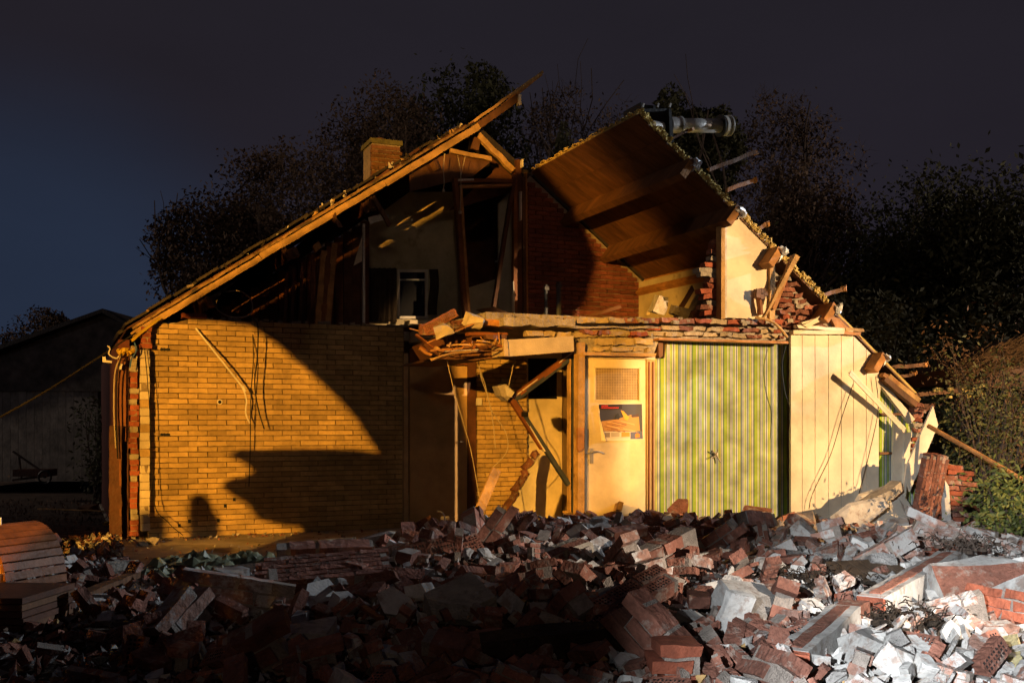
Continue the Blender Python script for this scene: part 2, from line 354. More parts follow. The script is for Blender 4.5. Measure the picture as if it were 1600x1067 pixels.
def block_mesh(name, mats, seed, sx, sy, sz, chips=2, broken=True, rough=.006, capmat=.35):
    """a squared block with knocked corners, one rough broken end and mortar (slot 1) left on some faces"""
    rn = random.Random(seed); bm = bmesh.new(); bmesh.ops.create_cube(bm, size=1)
    for v in bm.verts: v.co = Vector((v.co.x * sx, v.co.y * sy, v.co.z * sz)) + Vector((rn.uniform(-.03, .03) * sx, rn.uniform(-.04, .04) * sy, rn.uniform(-.04, .04) * sz))
    for f in bm.faces:
        if abs(f.normal.z) > .8 and rn.random() < capmat: f.material_index = 1
    def cutp(co, no):
        r = bmesh.ops.bisect_plane(bm, geom=bm.verts[:] + bm.edges[:] + bm.faces[:], plane_co=co, plane_no=no, clear_outer=True)
        ed = [g for g in r['geom_cut'] if isinstance(g, bmesh.types.BMEdge)]
        if ed: bmesh.ops.edgeloop_fill(bm, edges=ed)
    if broken: cutp(Vector((sx * rn.uniform(.12, .36), 0, 0)), Vector((1, rn.uniform(-.6, .6), rn.uniform(-.4, .4))).normalized())
    for i in range(chips):
        c = Vector((rn.choice((-.5, .5)) * sx, rn.choice((-.5, .5)) * sy, rn.choice((-.5, .5)) * sz)); n = Vector((c.x / sx, c.y / sy, c.z / sz)) + Vector((rn.uniform(-.4, .4), rn.uniform(-.4, .4), rn.uniform(-.3, .3)))
        n = Vector((n.x / sx, n.y / sy, n.z / sz)).normalized(); cutp(c * rn.uniform(.74, .9), n)
    bmesh.ops.triangulate(bm, faces=[f for f in bm.faces if len(f.verts) > 4])
    bmesh.ops.subdivide_edges(bm, edges=bm.edges[:], cuts=1, use_grid_fill=True)
    for v in bm.verts: v.co += noise.noise_vector(v.co * 22 + Vector((seed, 0, 0))) * rough
    bmesh.ops.recalc_face_normals(bm, faces=bm.faces); me = bpy.data.meshes.new(name); bm.to_mesh(me); bm.free()
    for m in mats: me.materials.append(m)
    return me
def slab_mesh(name, mats, seed, r, th):
    rn = random.Random(seed); n = rn.randint(5, 7); b = MB(); a0 = rn.random() * 6
    pts = [Vector((r * rn.uniform(.7, 1.1) * math.cos(a0 + 2 * math.pi * (k + rn.uniform(-.25, .25)) / n) * 1.25, r * rn.uniform(.65, 1.0) * math.sin(a0 + 2 * math.pi * k / n), -th / 2)) for k in range(n)]
    b.prism(pts, Vector((0, 0, th)), 0, 1); me = b.mesh(name, mats); bm = bmesh.new(); bm.from_mesh(me); bmesh.ops.recalc_face_normals(bm, faces=bm.faces); bm.to_mesh(me); bm.free(); return me
def bond_mesh(name, mats, seed, nx, ny):
    """a few bricks still bonded together by mortar"""
    rn = random.Random(seed); b = MB()
    b.box((0, 0, 0), (nx * .105 - .02, 0, 0), (0, .04, 0), (0, 0, ny * .031 - .004), 1)
    for j in range(ny):
        x0 = -nx * .11 + (.055 if j % 2 else -.03) + rn.uniform(-.02, .02)
        for i in range(nx):
            L = .205 * (rn.uniform(.45, 1) if i in (0, nx - 1) and rn.random() < .6 else 1); z = (j - (ny - 1) / 2) * .064
            b.bar((x0, rn.uniform(-.006, .006), z), (x0 + L, rn.uniform(-.006, .006), z + rn.uniform(-.003, .003)), .098, .053, rough=.006, seed=rn.randrange(9999)); x0 += L + .012
    me = b.mesh(name, mats); bm = bmesh.new(); bm.from_mesh(me); bmesh.ops.recalc_face_normals(bm, faces=bm.faces); bm.to_mesh(me); bm.free(); return me
def lump_mesh(name, mats, seed, sx, sy, sz, cuts=3, sub=1, rough=.02, jit=.1):
    rn = random.Random(seed); bm = lump(rn, sx, sy, sz, cuts=cuts, jit=jit)
    bmesh.ops.triangulate(bm, faces=[f for f in bm.faces if len(f.verts) > 4])
    if sub:
        bmesh.ops.subdivide_edges(bm, edges=bm.edges[:], cuts=sub, use_grid_fill=True)
        for v in bm.verts: v.co += noise.noise_vector(v.co * (6 / max(sx, sy) * .3) + Vector((seed, 0, 0))) * rough * 1.5 + Vector((rn.uniform(-1, 1), rn.uniform(-1, 1), rn.uniform(-1, 1))) * rough * .12
    bmesh.ops.recalc_face_normals(bm, faces=bm.faces)
    me = bpy.data.meshes.new(name); bm.to_mesh(me); bm.free()
    for m in mats: me.materials.append(m)
    return me
def perf_brick_mesh(name, m, mh, L=.21, D=.10, T=.055, nx=8, ny=3, seed=0):
    # perforated brick: the holes are real wells in the bed faces
    rn = random.Random(seed); b = MB(); bx, by = .014, .014; cw = (L - 2 * bx) / nx; ch = (D - 2 * by) / ny
    xs = [-L / 2]; 
    for i in range(nx): xs += [-L / 2 + bx + cw * (i + .25), -L / 2 + bx + cw * (i + .75)]
    xs.append(L / 2); ys = [-D / 2]
    for j in range(ny): ys += [-D / 2 + by + ch * (j + .2), -D / 2 + by + ch * (j + .8)]
    ys.append(D / 2); nX, nY = len(xs), len(ys)
    P2 = [Vector((x + (rn.uniform(-.002, .002) if 0 < i < nX - 1 else rn.uniform(-.004, .004)), y + rn.uniform(-.002, .002), T / 2 + rn.uniform(-.002, .002))) for i, x in enumerate(xs) for y, in [(q,) for q in ys]]
    base = b.v; b.v += P2
    idx = lambda i, j: i * nY + j
    for i in range(nX - 1):
        for j in range(nY - 1):
            q = [idx(i, j), idx(i + 1, j), idx(i + 1, j + 1), idx(i, j + 1)]
            if i % 2 == 1 and j % 2 == 1:
                k = len(b.v); b.v += [P2[a] - Vector((0, 0, .035)) for a in q]
                for e in range(4): b.f.append([q[e], q[(e + 1) % 4], k + (e + 1) % 4, k + e]); b.m.append(1)
                b.f.append([k, k + 1, k + 2, k + 3]); b.m.append(1)
            else: b.f.append(q); b.m.append(0)
    ring = [idx(i, 0) for i in range(nX)] + [idx(nX - 1, j) for j in range(1, nY)] + [idx(i, nY - 1) for i in range(nX - 2, -1, -1)] + [idx(0, j) for j in range(nY - 2, 0, -1)]
    k = len(b.v); b.v += [b.v[a] - Vector((0, 0, T)) for a in ring]; n = len(ring)
    for e in range(n): b.f.append([ring[e], k + e, k + (e + 1) % n, ring[(e + 1) % n]]); b.m.append(0)
    b.f.append([k + e for e in range(n)]); b.m.append(0)
    me = b.mesh(name, [m, mh]); bm = bmesh.new(); bm.from_mesh(me); bmesh.ops.recalc_face_normals(bm, faces=bm.faces); bm.to_mesh(me); bm.free(); return me

# ================================================================== GROUND
CP = [(-6, 11, 0), (-6, 7, .0), (-4, 9.5, 0), (-4, 6, .0), (-2.3, 11.8, .03), (-3.2, 10.6, 0), (-2, 12.5, .02), (-1.5, 9.6, .06), (-1.0, 10.8, .12), (-.3, 11.6, .14), (0, 10, .27), (-.5, 8, .28), (0, 7, .16), (.8, 10.2, .25), (1.6, 10.4, .22),
      (2.4, 10.8, .16), (3.4, 11.2, .10), (4.8, 12, .0), (5.4, 11.6, .0), (6, 12.6, .0), (3, 8, .12), (2, 6, .06), (0, 5, 0), (5, 9, .12), (-3, 12.4, 0), (-3.6, 11.3, 0), (3, 5, .02), (-2, 5, .0), (-2.5, 8.2, -.02), (-1.9, 8.9, .0), (4, 10.4, .1), (1.5, 8.2, .2), (9, 9, 0), (9, 13, 0), (0, 2, 0), (-5, 3, 0), (5, 4, 0)]
def heap(x, y):
    sw = sz = 0
    for a, b, c in CP:
        w = 1 / ((x - a) ** 2 + (y - b) ** 2 + .12) ** 2; sw += w; sz += w * c
    return sz / sw
def ground_sheet():
    b = MB(); nx, ny = 90, 60; v = []
    for j in range(ny + 1):
        for i in range(nx + 1):
            x = -9 + 18 * i / nx; y = 1.5 + 12.5 * j / ny
            ed = min(i, nx - i, j, ny - j) / 5; k = min(1, ed)
            # keep the swept concrete in front of the yellow wall clear
            h = heap(x, y); s_ = (x - OX) * cN + (y - OY) * sN; t_ = -(x - OX) * sN + (y - OY) * cN
            z = (h + .035 * noise.noise(Vector((x * 2.3, y * 2.3, 0))) + .02 * noise.noise(Vector((x * 7, y * 7, 3)))) * k - .02 * (1 - k)
            if -.4 < s_ < 3.5 and t_ > -2.75: z = min(z, -.012 - .02)
            v.append(Vector((x, y, z)))
    f = [(j * (nx + 1) + i, j * (nx + 1) + i + 1, (j + 1) * (nx + 1) + i + 1, (j + 1) * (nx + 1) + i) for j in range(ny) for i in range(nx)]
    b.poly(v, f); return b.build('debris_ground', soil, smooth=True, kind='structure')
ground_sheet()
MB().poly([(-150, -150, -.03), (150, -150, -.03), (150, 200, -.03), (-150, 200, -.03)], [(0, 1, 2, 3)]).build('ground', soil, kind='structure')
b = MB(); b.hbox(-.35, 8.9, -2.6, 5.9, -.3, 0.0); b.build('concrete_floor', slabm, kind='structure')

# ================================================================== RUINED HOUSE
house = thing('ruined_house', H(4, 0, 0), 'half demolished brick house cut open, with striped wallpaper and torn roof', 'house')

def part(name, parent=house, loc=None):
    o = bpy.data.objects.new(name, None); COL.objects.link(o); o.parent = parent
    o.location = (Vector(loc) if loc is not None else wloc(parent)) - wloc(parent); return o
def zl(s): return 2.38 + .668 * (s + .2)          # underside of the left-hand slope at t = 0
def zr(s): return 4.73 - .755 * (s - 4.88)
# ---- yellow brick cross wall
yw = MB(); yw.pxprism([(222, 520), (300, 497), (400, 503), (631, 511), (631, 845), (231, 848)], .028, .12); YW = yw.build('yellow_brick_wall', mortar_y, house)
ykit = brick_kit(yel)
lay_bricks(YW, ykit, .0, on_t(630, 600, 0)[0], 0, 2.58, .028, lambda s, z: z < min(zl(s) - .05, 2.565 if s > .45 else 2.5) and s > .0, limit=300, stuffmat=yel, prio=lambda i: i[0])
b = MB(); rn = random.Random(5)
for k in range(34):                                # crumbs of mortar on the torn top edge
    s = rn.uniform(.45, 3.1); b.box(H(s, .06, 2.575 + rn.uniform(-.01, .012)), U * rn.uniform(.015, .05), V * .03, Z * rn.uniform(.008, .022))
b.build('torn_mortar_edge', mortar, YW, kind='stuff')
rk = brick_kit(red, D=.1)
for px, py in ((287, 494), (305, 494)): inst('brick', rk[('h' if px < 290 else 'f', 0)], P(px + 3, py, .04), (0, 0, RZ), YW)
# holes and anchors
for px, py in ((258, 546), (258, 679)):
    b = MB(); b.box(P(px, py, -.002), U * .055, V * .004, Z * .013); 
    for q in (-.04, -.01, .03): b.box(P(px, py, -.008) + U * q, U * .008, V * .006, Z * .018)
    b.build('wall_anchor', black, house)
b = MB(); p = P(343, 628, -.004); b.tube([p, p - V * .02], .032, 14); so = b.build('wall_socket', whitep, house)
b = MB(); b.tube([p - V * .019, p - V * .024], .02, 12); b.build('socket_core', black, so)
for px, py in ((341, 813), (366, 780), (352, 790), (280, 821), (296, 814)):
    b = MB(); b.box(P(px, py, .0), U * .016, V * .004, Z * .02); b.build('wall_hole', black, house)
# ---- cut ends of the cavity wall at the left corner
def stack_column(px0, px1, py0, py1, t, d, mats, name, seed, h=.0625, jit=.012, split=None):
    rn = random.Random(seed); s0, zt = on_t(px0, py0, t); s1, _ = on_t(px1, py0, t); _, zb = on_t(px0, py1, t)
    pr = MB().hbox(s0 + .012, s1 - .012, t + .02, t + d, max(zb, -.02), zt).build(name, mortar, house)
    z = max(zb, 0.0)
    while z + h * .8 < zt:
        a, c = s0 + rn.uniform(-jit, jit), s1 + rn.uniform(-jit, jit)
        m = rn.choice(mats); bb = MB(); tt = t + rn.uniform(0, .02)
        bb.bar(H(a, tt + d / 2 - .01, z + h / 2), H(c, tt + d / 2 - .01, z + h / 2), d - .02, h - .009, rough=.4 * jit, seed=rn.randrange(999))
        bb.build('brick', m, pr); z += h
    return pr
stack_column(203, 216, 540, 838, -.12, .25, [red, red, conc, red], 'outer_brick_leaf', 1)
cb = mat('pale_block', (.58, .50, .36), .9, .12, 6, .4, 50, obj_var=.12)
stack_column(219, 234, 545, 830, -.14, .28, [cb, cb, cb, yel], 'inner_block_leaf', 2, h=.094, jit=.004)
stack_column(221, 237, 508, 544, -.14, .28, [red], 'inner_brick_top', 3)
b = MB(); b.bar(P(190, 560, -.05), P(190, 690, -.05), .09, .09, V); b.build('corner_post', swood, house)
b = MB(); b.bar(P(180, 665, -.12), P(180, 835, -.12), .13, .12, V, rough=.01); b.build('corner_board', dwood, house)
b = MB(); b.bar(P(187, 690, -.13), P(188, 838, -.13), .02, .1, V); b.build('edge_board', swood, house)
for px, w in ((199, .02), (217, .01)):
    b = MB(); b.bar(P(px, 545, -.02), P(px, 838, -.02), w, .06, V); b.build('cavity_edge', dwood, house)

# ---- left roof
LR = part('left_roof', house, H(2, 0, 3)); LR.name = 'torn_roof_slope'
sl0, zl0 = on_t(205, 524, 0); sl1, zl1 = on_t(747, 199, 0)
A, B_ = H(sl0, 0, zl0), H(sl1, 0, zl1); dL = (B_ - A).normalized(); nL = V.cross(dL).normalized()
if nL.z < 0: nL = -nL
def lr(f, t, n): return A + (B_ - A) * f + V * t + nL * n
rn = random.Random(8)
for i in range(9):                                  # underside boards, in sheets
    f0, f1 = i / 9 + .002, (i + 1) / 9 - .002
    for j in range(3):
        t0, t1 = .0 + j * 2, 1.99 + j * 2
        b = MB(); b.box((lr(f0, t0, .09) + lr(f1, t1, .09)) / 2, (B_ - A) * (f1 - f0) / 2, V * (t1 - t0) / 2, nL * .008); b.build('roof_board', bwood if (i + j) % 3 else dwood, LR)
# edge rafter, in three lengths that do not quite line up
for k, (a, c, w) in enumerate(((.0, .34, .07), (.342, .70, .08), (.702, 1.0, .085))):
    b = MB(); b.bar(lr(a, -.03, -.005 + .012 * (k % 2)), lr(c, -.03, .0), .05, w, nL, rough=.008, seed=k); b.build('rafter', wood, LR)
b = MB(); b.bar(lr(.01, -.04, .06), lr(.98, -.02, .085), .04, .03, nL, rough=.01, seed=9); b.build('edge_batten', mat('weathered_edge', (.30, .18, .07), .85, .5, 9, .6, 30, c2=(.07, .05, .03), cover=.5), LR)
for f in (.17, .4, .63, .83):                        # purlins under the slope
    b = MB(); b.bar(lr(f, .02, -.10), lr(f, 5.8, -.10), .07, .2, nL); b.build('purlin', dwood, LR)
    b = MB(); b.bar(lr(f + .005, -.045, -.13), lr(f + .02, .02, -.16), .08, .12, nL, rough=.02, seed=int(f * 100)); b.build('purlin_end', bwood, LR)
tk = [lump_mesh('tile', [tilem, tilem], 40 + i, .3, .36, .03, cuts=0, sub=1, rough=.004, jit=.03) for i in range(3)]
qt = Matrix((dL, V, nL)).transposed().to_euler()
for i in range(16):
    for j in range(3):
        if (i > 13 and j == 0) or rn.random() < .06: continue
        o = inst('roof_tile', tk[rn.randrange(3)], lr((i + .5) / 16, .2 + j * .36, .14 + .012 * (i % 2)), qt, LR)
b = MB(); b.box(lr(.5, 3.6, .15), (B_ - A) * .5, V * 2.35, nL * .02); b.build('tiled_slope', tilem, LR, kind='stuff')
rn = random.Random(77)
for k in range(46):                                  # splinters, tile crumbs lying along the edge
    f = rn.uniform(.05, .98); sz = rn.uniform(.012, .04)
    o = inst('splinter', lump_mesh('splinter', [rn.choice([wood, tilem, mortar, cut])] * 2, k, sz * 2.2, sz, sz * .7, 1, 0) , lr(f, rn.uniform(-.03, .1), .12 + rn.uniform(0, .03)), (rn.random() * 3, rn.random() * 3, rn.random() * 3), LR)
# overshooting battens beyond the ridge
for (p0, p1, w, m, sd) in (((640, 262), (848, 113), .035, wood, 1), ((727, 214), (846, 116), .05, owood, 2), ((728, 211), (810, 152), .09, bwood, 3), ((655, 240), (728, 196), .03, dwood, 4), ((560, 300), (655, 232), .035, dwood, 6), ((230, 500), (300, 470), .03, dwood, 7)):
    b = MB(); b.bar(P(*p0, .1), P(*p1, .02), .05, w, nL, rough=.012, seed=sd); b.build('broken_batten', m, LR)
b = MB(); b.box(P(811, 157, .0), U * .02, V * .03, Z * .07); b.build('batten_end', cut, LR)
b = MB(); b.bar(P(747, 212, 0), P(803, 268, 0), .06, .075, Z, rough=.012, seed=5); b.build('opposite_rafter', wood, LR)
b = MB(); b.bar(P(703, 236, -.02), P(768, 249, -.02), .05, .055, Z, rough=.006, seed=5); b.build('collar_beam', wood, LR)
b = MB(); b.pxprism([(702, 240), (768, 252), (740, 275), (640, 300), (640, 260)], .02, .05); b.build('torn_ceiling_board', bwood, LR)
b = MB(); b.pxprism([(742, 214), (752, 216), (748, 235), (736, 232)], -.01, .04); b.build('rafter_cleat', bwood, LR)
b = MB(); b.pxprism([(760, 225), (802, 268), (800, 300), (700, 330), (770, 270)], .3, .33); b.build('gable_board', dwood, LR)
for px, py, sx in ((590, 318, .06), (528, 345, .05), (605, 340, .03)):
    b = MB(); b.bar(P(px - 8, py - 10, -.03), P(px + 4, py + 12, -.03), .05, sx * 1.5, V, rough=.02, seed=px); b.build('rafter_stub', bwood, LR)

# ---- rooms upstairs
ri = part('attic_partition', house, H(2, 1.5, 2.6))
b = MB(); b.pxprism([(569, 352), (640, 300), (712, 300), (722, 508), (569, 508)], 1.6, 1.7); WR = b.build('wallpapered_attic_wall', wallcream, house)
rn = random.Random(4)
s0, _ = on_t(330, 500, 1.2); s1, _ = on_t(566, 500, 1.2); s = s0; k = 0
while s < s1:                                         # dark boarding
    w = .125; zt = zl(s) - .3
    b = MB(); b.hbox(s, s + w - .012, 1.18 + rn.uniform(0, .03), 1.24, 2.5, max(2.6, zt)); b.build('plank', [dwood, swood, dwood][k % 3], ri); s += w; k += 1
b = MB(); b.pxprism([(395, 470), (566, 350), (566, 512), (330, 512)], 1.26, 1.3); b.build('boarding_back', dwood, ri)
for i, (x0, x1, y0, x2, m) in enumerate(((503, 510, 392, 496, owood), (511, 518, 386, 504, swood), (519, 526, 380, 512, owood))):
    b = MB(); b.bar(P(x2, 508, .3), P((x0 + x1) / 2, y0, .3), .075, .03, V, rough=.004); b.build('leaning_plank', m, ri)
for x, y0 in ((445, 424), (456, 420), (469, 410), (486, 400)):
    b = MB(); b.bar(P(x, 507, .45), P(x + 3, y0, .45), .04, .03, V); b.build('stud', swood, ri)
b = MB(); b.pxprism([(489, 384), (498, 376), (503, 386), (493, 395)], .2, .26); b.build('stud_head', owood, ri)
b = MB(); b.bar(P(568, 508, .3), P(568, 350, .3), .03, .05, V); b.build('partition_post', cut, house)
b = MB(); b.pxprism([(566, 368), (553, 415), (566, 408)], .28, .3); b.build('torn_board', cream, house)
for (p0, p1, r) in (((575, 343), (606, 338), .025), ((577, 348), (600, 341), .015)):
    b = MB(); b.bar(P(*p0, .15), P(*p1, .1), .05, r * 1.6, V, rough=.02); b.build('bent_trim', cut, house)
# window in the papered wall
WN = part('attic_window', house, P(645, 460, 1.55)); WN.name = 'window'
for (x0, y0, x1, y1) in ((621, 421, 669, 425), (621, 494, 669, 498), (621, 425, 625, 494), (665, 425, 669, 494), (625, 436, 665, 438)):
    b = MB(); b.pxprism([(x0, y0), (x1, y0), (x1, y1), (x0, y1)], 1.54, 1.6); b.build('window_frame', whitep, WN)
b = MB(); b.pxprism([(625, 425), (665, 425), (665, 494), (625, 494)], 1.58, 1.595); b.build('pane', glassd, WN)
b = MB(); b.pxprism([(640, 500), (722, 500), (722, 506), (640, 506)], 1.5, 1.6); b.build('window_sill', cream, WN)
def curtain(xa, xb, y0, y1, lab, wig):
    b = MB(); n = 26; v = []
    for j in range(9):
        for i in range(n + 1):
            f = i / n; x = xa + (xb - xa) * f + wig * math.sin(j * .6); p = P(x, y0 + (y1 - y0) * j / 8, 1.45); v.append(p + V * (.035 * math.sin(i * 1.5 + j * .25)))
    fs = [(j * (n + 1) + i, j * (n + 1) + i + 1, (j + 1) * (n + 1) + i + 1, (j + 1) * (n + 1) + i) for j in range(8) for i in range(n)]
    b.poly(v, fs); o = b.build('curtain', cloth, None, P(xa, y1, 1.45), smooth=True, fix=False); tag(o, lab, 'curtain', 'curtains at the attic window')
    so = o.modifiers.new('thick', 'SOLIDIFY'); so.thickness = .004
curtain(571, 620, 419, 503, 'wide dark curtain hanging beside the attic window, between window and post', 0)
curtain(671, 684, 421, 492, 'narrow dark curtain swept aside, between attic window and leaning door frame', 1.5)
# leaning door frame, open door, lower wall behind
FR = part('leaning_door_frame', house, P(728, 505, -.1))
for (p0, p1, w) in (((727, 502), (711, 281), .05), ((732, 500), (718, 290), .035), ((708, 283), (806, 284), .05), ((718, 292), (800, 290), .03)):
    b = MB(); b.bar(P(*p0, -.1), P(*p1, -.1), .1, w, V.cross((P(*p1, -.1) - P(*p0, -.1))), rough=.004, seed=int(p0[0])); b.build('frame_member', swood if w > .04 else owood, FR)
b = MB(); b.pxprism([(716, 280), (740, 279), (741, 282), (716, 283)], -.16, -.1); b.build('frame_splinter', cut, FR)
b = MB(); b.pxprism([(779, 318), (801, 296), (806, 500), (780, 480)], .42, .46); DR = b.build('attic_door', mat('grey_door', (.46, .42, .33), .5, .08, 3, .1), house)
b = MB(); b.bar(P(774, 409, .36), P(781, 407, .36), .02, .02); b.box(P(780, 408, .39), U * .015, V * .02, Z * .07); b.build('handle', steel, DR)
b = MB(); b.pxprism([(724, 452), (775, 436), (800, 436), (806, 508), (724, 508)], .8, .9); b.build('low_attic_wall', wallcream, house)
b = MB(); b.pxprism([(722, 330), (806, 260), (806, 440), (722, 455)], 2.2, 2.3); b.build('dark_attic_back', dwood, house)
for (p0, p1, w, m, t) in (((771, 480), (803, 278), .045, dwood, -.12), ((804, 500), (804, 272), .05, swood, -.06), ((811, 506), (809, 250), .07, dwood, -.02), ((820, 506), (818, 278), .06, bwood, 0), ((823, 505), (821, 270), .02, owood, -.02), ((813, 300), (813, 345), .02, cut, -.08), ((801, 440), (802, 500), .012, whitep, -.1), ((815, 250), (815, 262), .02, cut, -.08)):
    b = MB(); b.bar(P(*p0, t), P(*p1, t), w, .07, V, rough=.004, seed=int(p0[0])); b.build('attic_post', m, house)
b = MB(); b.pxprism([(752, 482), (772, 480), (806, 492), (790, 498)], -.7, -.5); b.build('loose_board', bwood, house)

# ---- red brick gable wall, t = 0, under the purlins
b = MB(); zf = lambda s: zr(s) - .10
sA, _ = on_t(824, 400, .03); sB, _ = on_t(1012, 400, .03)
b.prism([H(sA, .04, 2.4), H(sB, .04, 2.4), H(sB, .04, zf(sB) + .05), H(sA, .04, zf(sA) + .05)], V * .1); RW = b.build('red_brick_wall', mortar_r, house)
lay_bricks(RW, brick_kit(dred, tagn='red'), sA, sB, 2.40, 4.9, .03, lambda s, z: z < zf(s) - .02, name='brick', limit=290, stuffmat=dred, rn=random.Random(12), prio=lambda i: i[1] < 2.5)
# ---- right roof: boards, purlins, foam edge
RR = part('right_roof', house, H(6, -1.4, 4)); RR.name = 'roof_slope'
sT = 4.88; ang = math.atan(.755); dR = (U * math.cos(ang) - Z * math.sin(ang)); nR = (U * math.sin(ang) + Z * math.cos(ang))
def rr(d, t, n): return H(sT, t, 4.73) + dR * d + nR * n
LEN = (8.95 - sT) / math.cos(ang)
def d_at(px):   # distance down the slope where the front edge crosses image column px
    s, _ = on_t(px, 300, -2.8); return (s - sT) / math.cos(ang)
PD = [d_at(1072), d_at(1143), d_at(1207), d_at(1292), d_at(1368)]
edges = [0] + PD + [LEN]; k = 0
for i in range(len(edges) - 1):
    nsub = 2
    for q in range(nsub):
        a = edges[i] + (edges[i + 1] - edges[i]) * q / nsub; c = edges[i] + (edges[i + 1] - edges[i]) * (q + 1) / nsub
        for j, (t0, t1) in enumerate(((-2.8, -1.72), (-1.715, -.62), (-.615, .0))):
            b = MB(); b.box((rr(a, t0, 0) + rr(c, t1, 0)) / 2, dR * ((c - a) / 2 - .002), V * (t1 - t0) / 2, nR * .009); b.build('roof_board', bwood, RR); k += 1
b = MB(); b.box(rr(LEN / 2 + .05, 2.95, .02), dR * LEN / 2, V * 2.93, nR * .05); b.box(H(4.44, 2.95, 4.98) , (U * .42 - Z * .31), V * 2.93, nR * .04); b.build('rear_slope', tilem, RR)
b = MB(); b.box(rr(LEN / 2, -1.38, .045), dR * LEN / 2, V * 1.36, nR * .03); b.build('insulation_layer', foam, RR)
rn = random.Random(3); b = MB()
for i in range(420):                                   # torn foam along the cut edge
    d = rn.uniform(0, LEN * .64); sz = rn.uniform(.006, .019)
    c = rr(d, -2.805 + rn.uniform(-.015, .015), .04 + rn.uniform(-.03, .03)); q = Matrix.Rotation(rn.random() * 6, 3, Vector((rn.uniform(-1, 1), rn.uniform(-1, 1), rn.uniform(-1, 1))).normalized())
    b.box(c, q @ Vector((sz * 1.3, 0, 0)), q @ Vector((0, sz, 0)), q @ Vector((0, 0, sz * .6)))
for i in range(120):
    t = rn.uniform(-2.8, 0); sz = rn.uniform(.006, .018); c = rr(rn.uniform(-.03, .02), t, .04 + rn.uniform(-.02, .03))
    b.box(c, V * sz * 1.6, U * sz, Z * sz * .5)
b.build('torn_foam', foam, RR, kind='stuff')
for i, d in enumerate(PD):
    b = MB(); ov = .17; b.bar(rr(d, -2.8 - ov, -.14), rr(d, 0.0, -.14), .09, .25, nR); pu = b.build('purlin', [bwood, bwood, owood, owood, owood][i], RR)
    b = MB(); b.bar(rr(d, -2.8 - ov - .006, -.16), rr(d, -2.8 - ov + .001, -.16), .086, .2, nR); b.build('sawn_end', owood, pu)
    fm_ = lump_mesh('foil_cap', [foil, foil], 30 + i, .085 + .02 * (i % 2), .07, .075, 1, 2, .03, .2); inst('foil_cap', fm_, rr(d + .045, -2.8 - ov - .005, -.03 - .02 * (i % 2)), (.3 * i, .6 + .2 * i, .4 * i), pu)
    b = MB(); b.prism([rr(d + .02, -2.8 - ov, .0), rr(d + .075, -2.8 - ov, -.005), rr(d + .07, -2.8 - ov, -.13 - .02 * (i % 3)), rr(d + .055, -2.8 - ov, -.1)], V * .07); b.build('foil_flap', foil, pu)
for (x0, y0, x1, y1, t, w) in ((1108, 266, 1181, 238, -1.6, .05), (1134, 297, 1180, 281, -2.0, .05), (1185, 358, 1200, 350, -2.3, .045), (1285, 462, 1320, 451, -2.3, .05), (1392, 574, 1448, 569, -2.4, .05), (1395, 592, 1428, 583, -2.4, .04), (1046, 218, 1078, 203, -2.6, .03)):
    b = MB(); b.bar(P(x0, y0, t), P(x1, y1, t), .04, w, nR, rough=.02, seed=x0); b.build('roof_batten', bwood, RR)
    b = MB(); b.bar(P(x1 - 3, y1 + 1, t - .01), P(x1 + 2, y1 - .5, t - .01), .045, w * 1.1, nR, rough=.03, seed=x0 + 1); b.build('splintered_end', owood, RR)
b = MB(); b.bar(P(1430, 617, -2.8), P(1532, 607, -2.8), .04, .05, Z, rough=.015, seed=4); TB = b.build('torn_batten', bwood, RR)
rn = random.Random(19)
for k in range(22):
    x = rn.choice([rn.uniform(1430, 1500), rn.uniform(1476, 1535), rn.uniform(1505, 1535)]); sz = rn.uniform(.02, .045)
    b = MB(); p = P(x, 613 - (x - 1430) * .08 + rn.uniform(-2, 12 if x > 1470 else 1), -2.84); q = Matrix.Rotation(rn.random() * 6, 3, Vector((rn.uniform(-1, 1), rn.uniform(-1, 1), rn.uniform(-1, 1))).normalized())
    b.box(p, q @ Vector((sz, 0, 0)), q @ Vector((0, sz * .7, 0)), q @ Vector((0, 0, sz * .5))); b.build('foam_scrap', foam, TB)

# ---- knee wall upstairs and broken pier
b = MB(); b.hbox(6.55, 6.64, -2.2, 0, 2.5, 3.33); b.build('knee_wall', wallcream, house)
b = MB(); b.pxprism([(1032, 450), (1098, 442), (1090, 490), (1010, 492)], -.3, -.26); b.build('fallen_panel', cream, house)
PB = part('broken_pier', house, P(1115, 490, -2.75)); rn = random.Random(6)
z0 = on_t(1115, 492, -2.7)[1]; 
for k in range(14):
    py = 489 - k * 8.6; xw = [28, 30, 24, 26, 32, 22, 20, 30, 34, 26, 18, 16, 12, 10][k]
    if py < 372: break
    sa, z = on_t(1128 - xw, py, -2.72); sb, _ = on_t(1128, py, -2.72); bb = MB()
    bb.bar(H(sa, -2.66, z), H(sb, -2.66, z), .11, .052, rough=.03, seed=k); bb.build('brick', rn.choice([red, red, conc, rub_red]), PB)
b = MB(); b.bar(P(1120, 492, -2.62), P(1126, 366, -2.62), .07, .08, V, rough=.05, seed=3); b.build('mortar_core', conc, PB)
# upper cream panel with its studs
b = MB(); b.pxprism([(1133, 344), (1156, 333), (1203, 379), (1203, 500), (1133, 496)], -2.78, -2.74); UP = b.build('attic_side_panel', cream, house)
for x0, x1, y0, y1, m in ((1127, 1133, 342, 498, wood), (1203, 1211, 381, 500, wood), (1133, 1136, 345, 497, cut)):
    b = MB(); b.pxprism([(x0, y0), (x1, y0 + 3), (x1, y1), (x0, y1)], -2.82, -2.72); b.build('panel_stud', m, house)
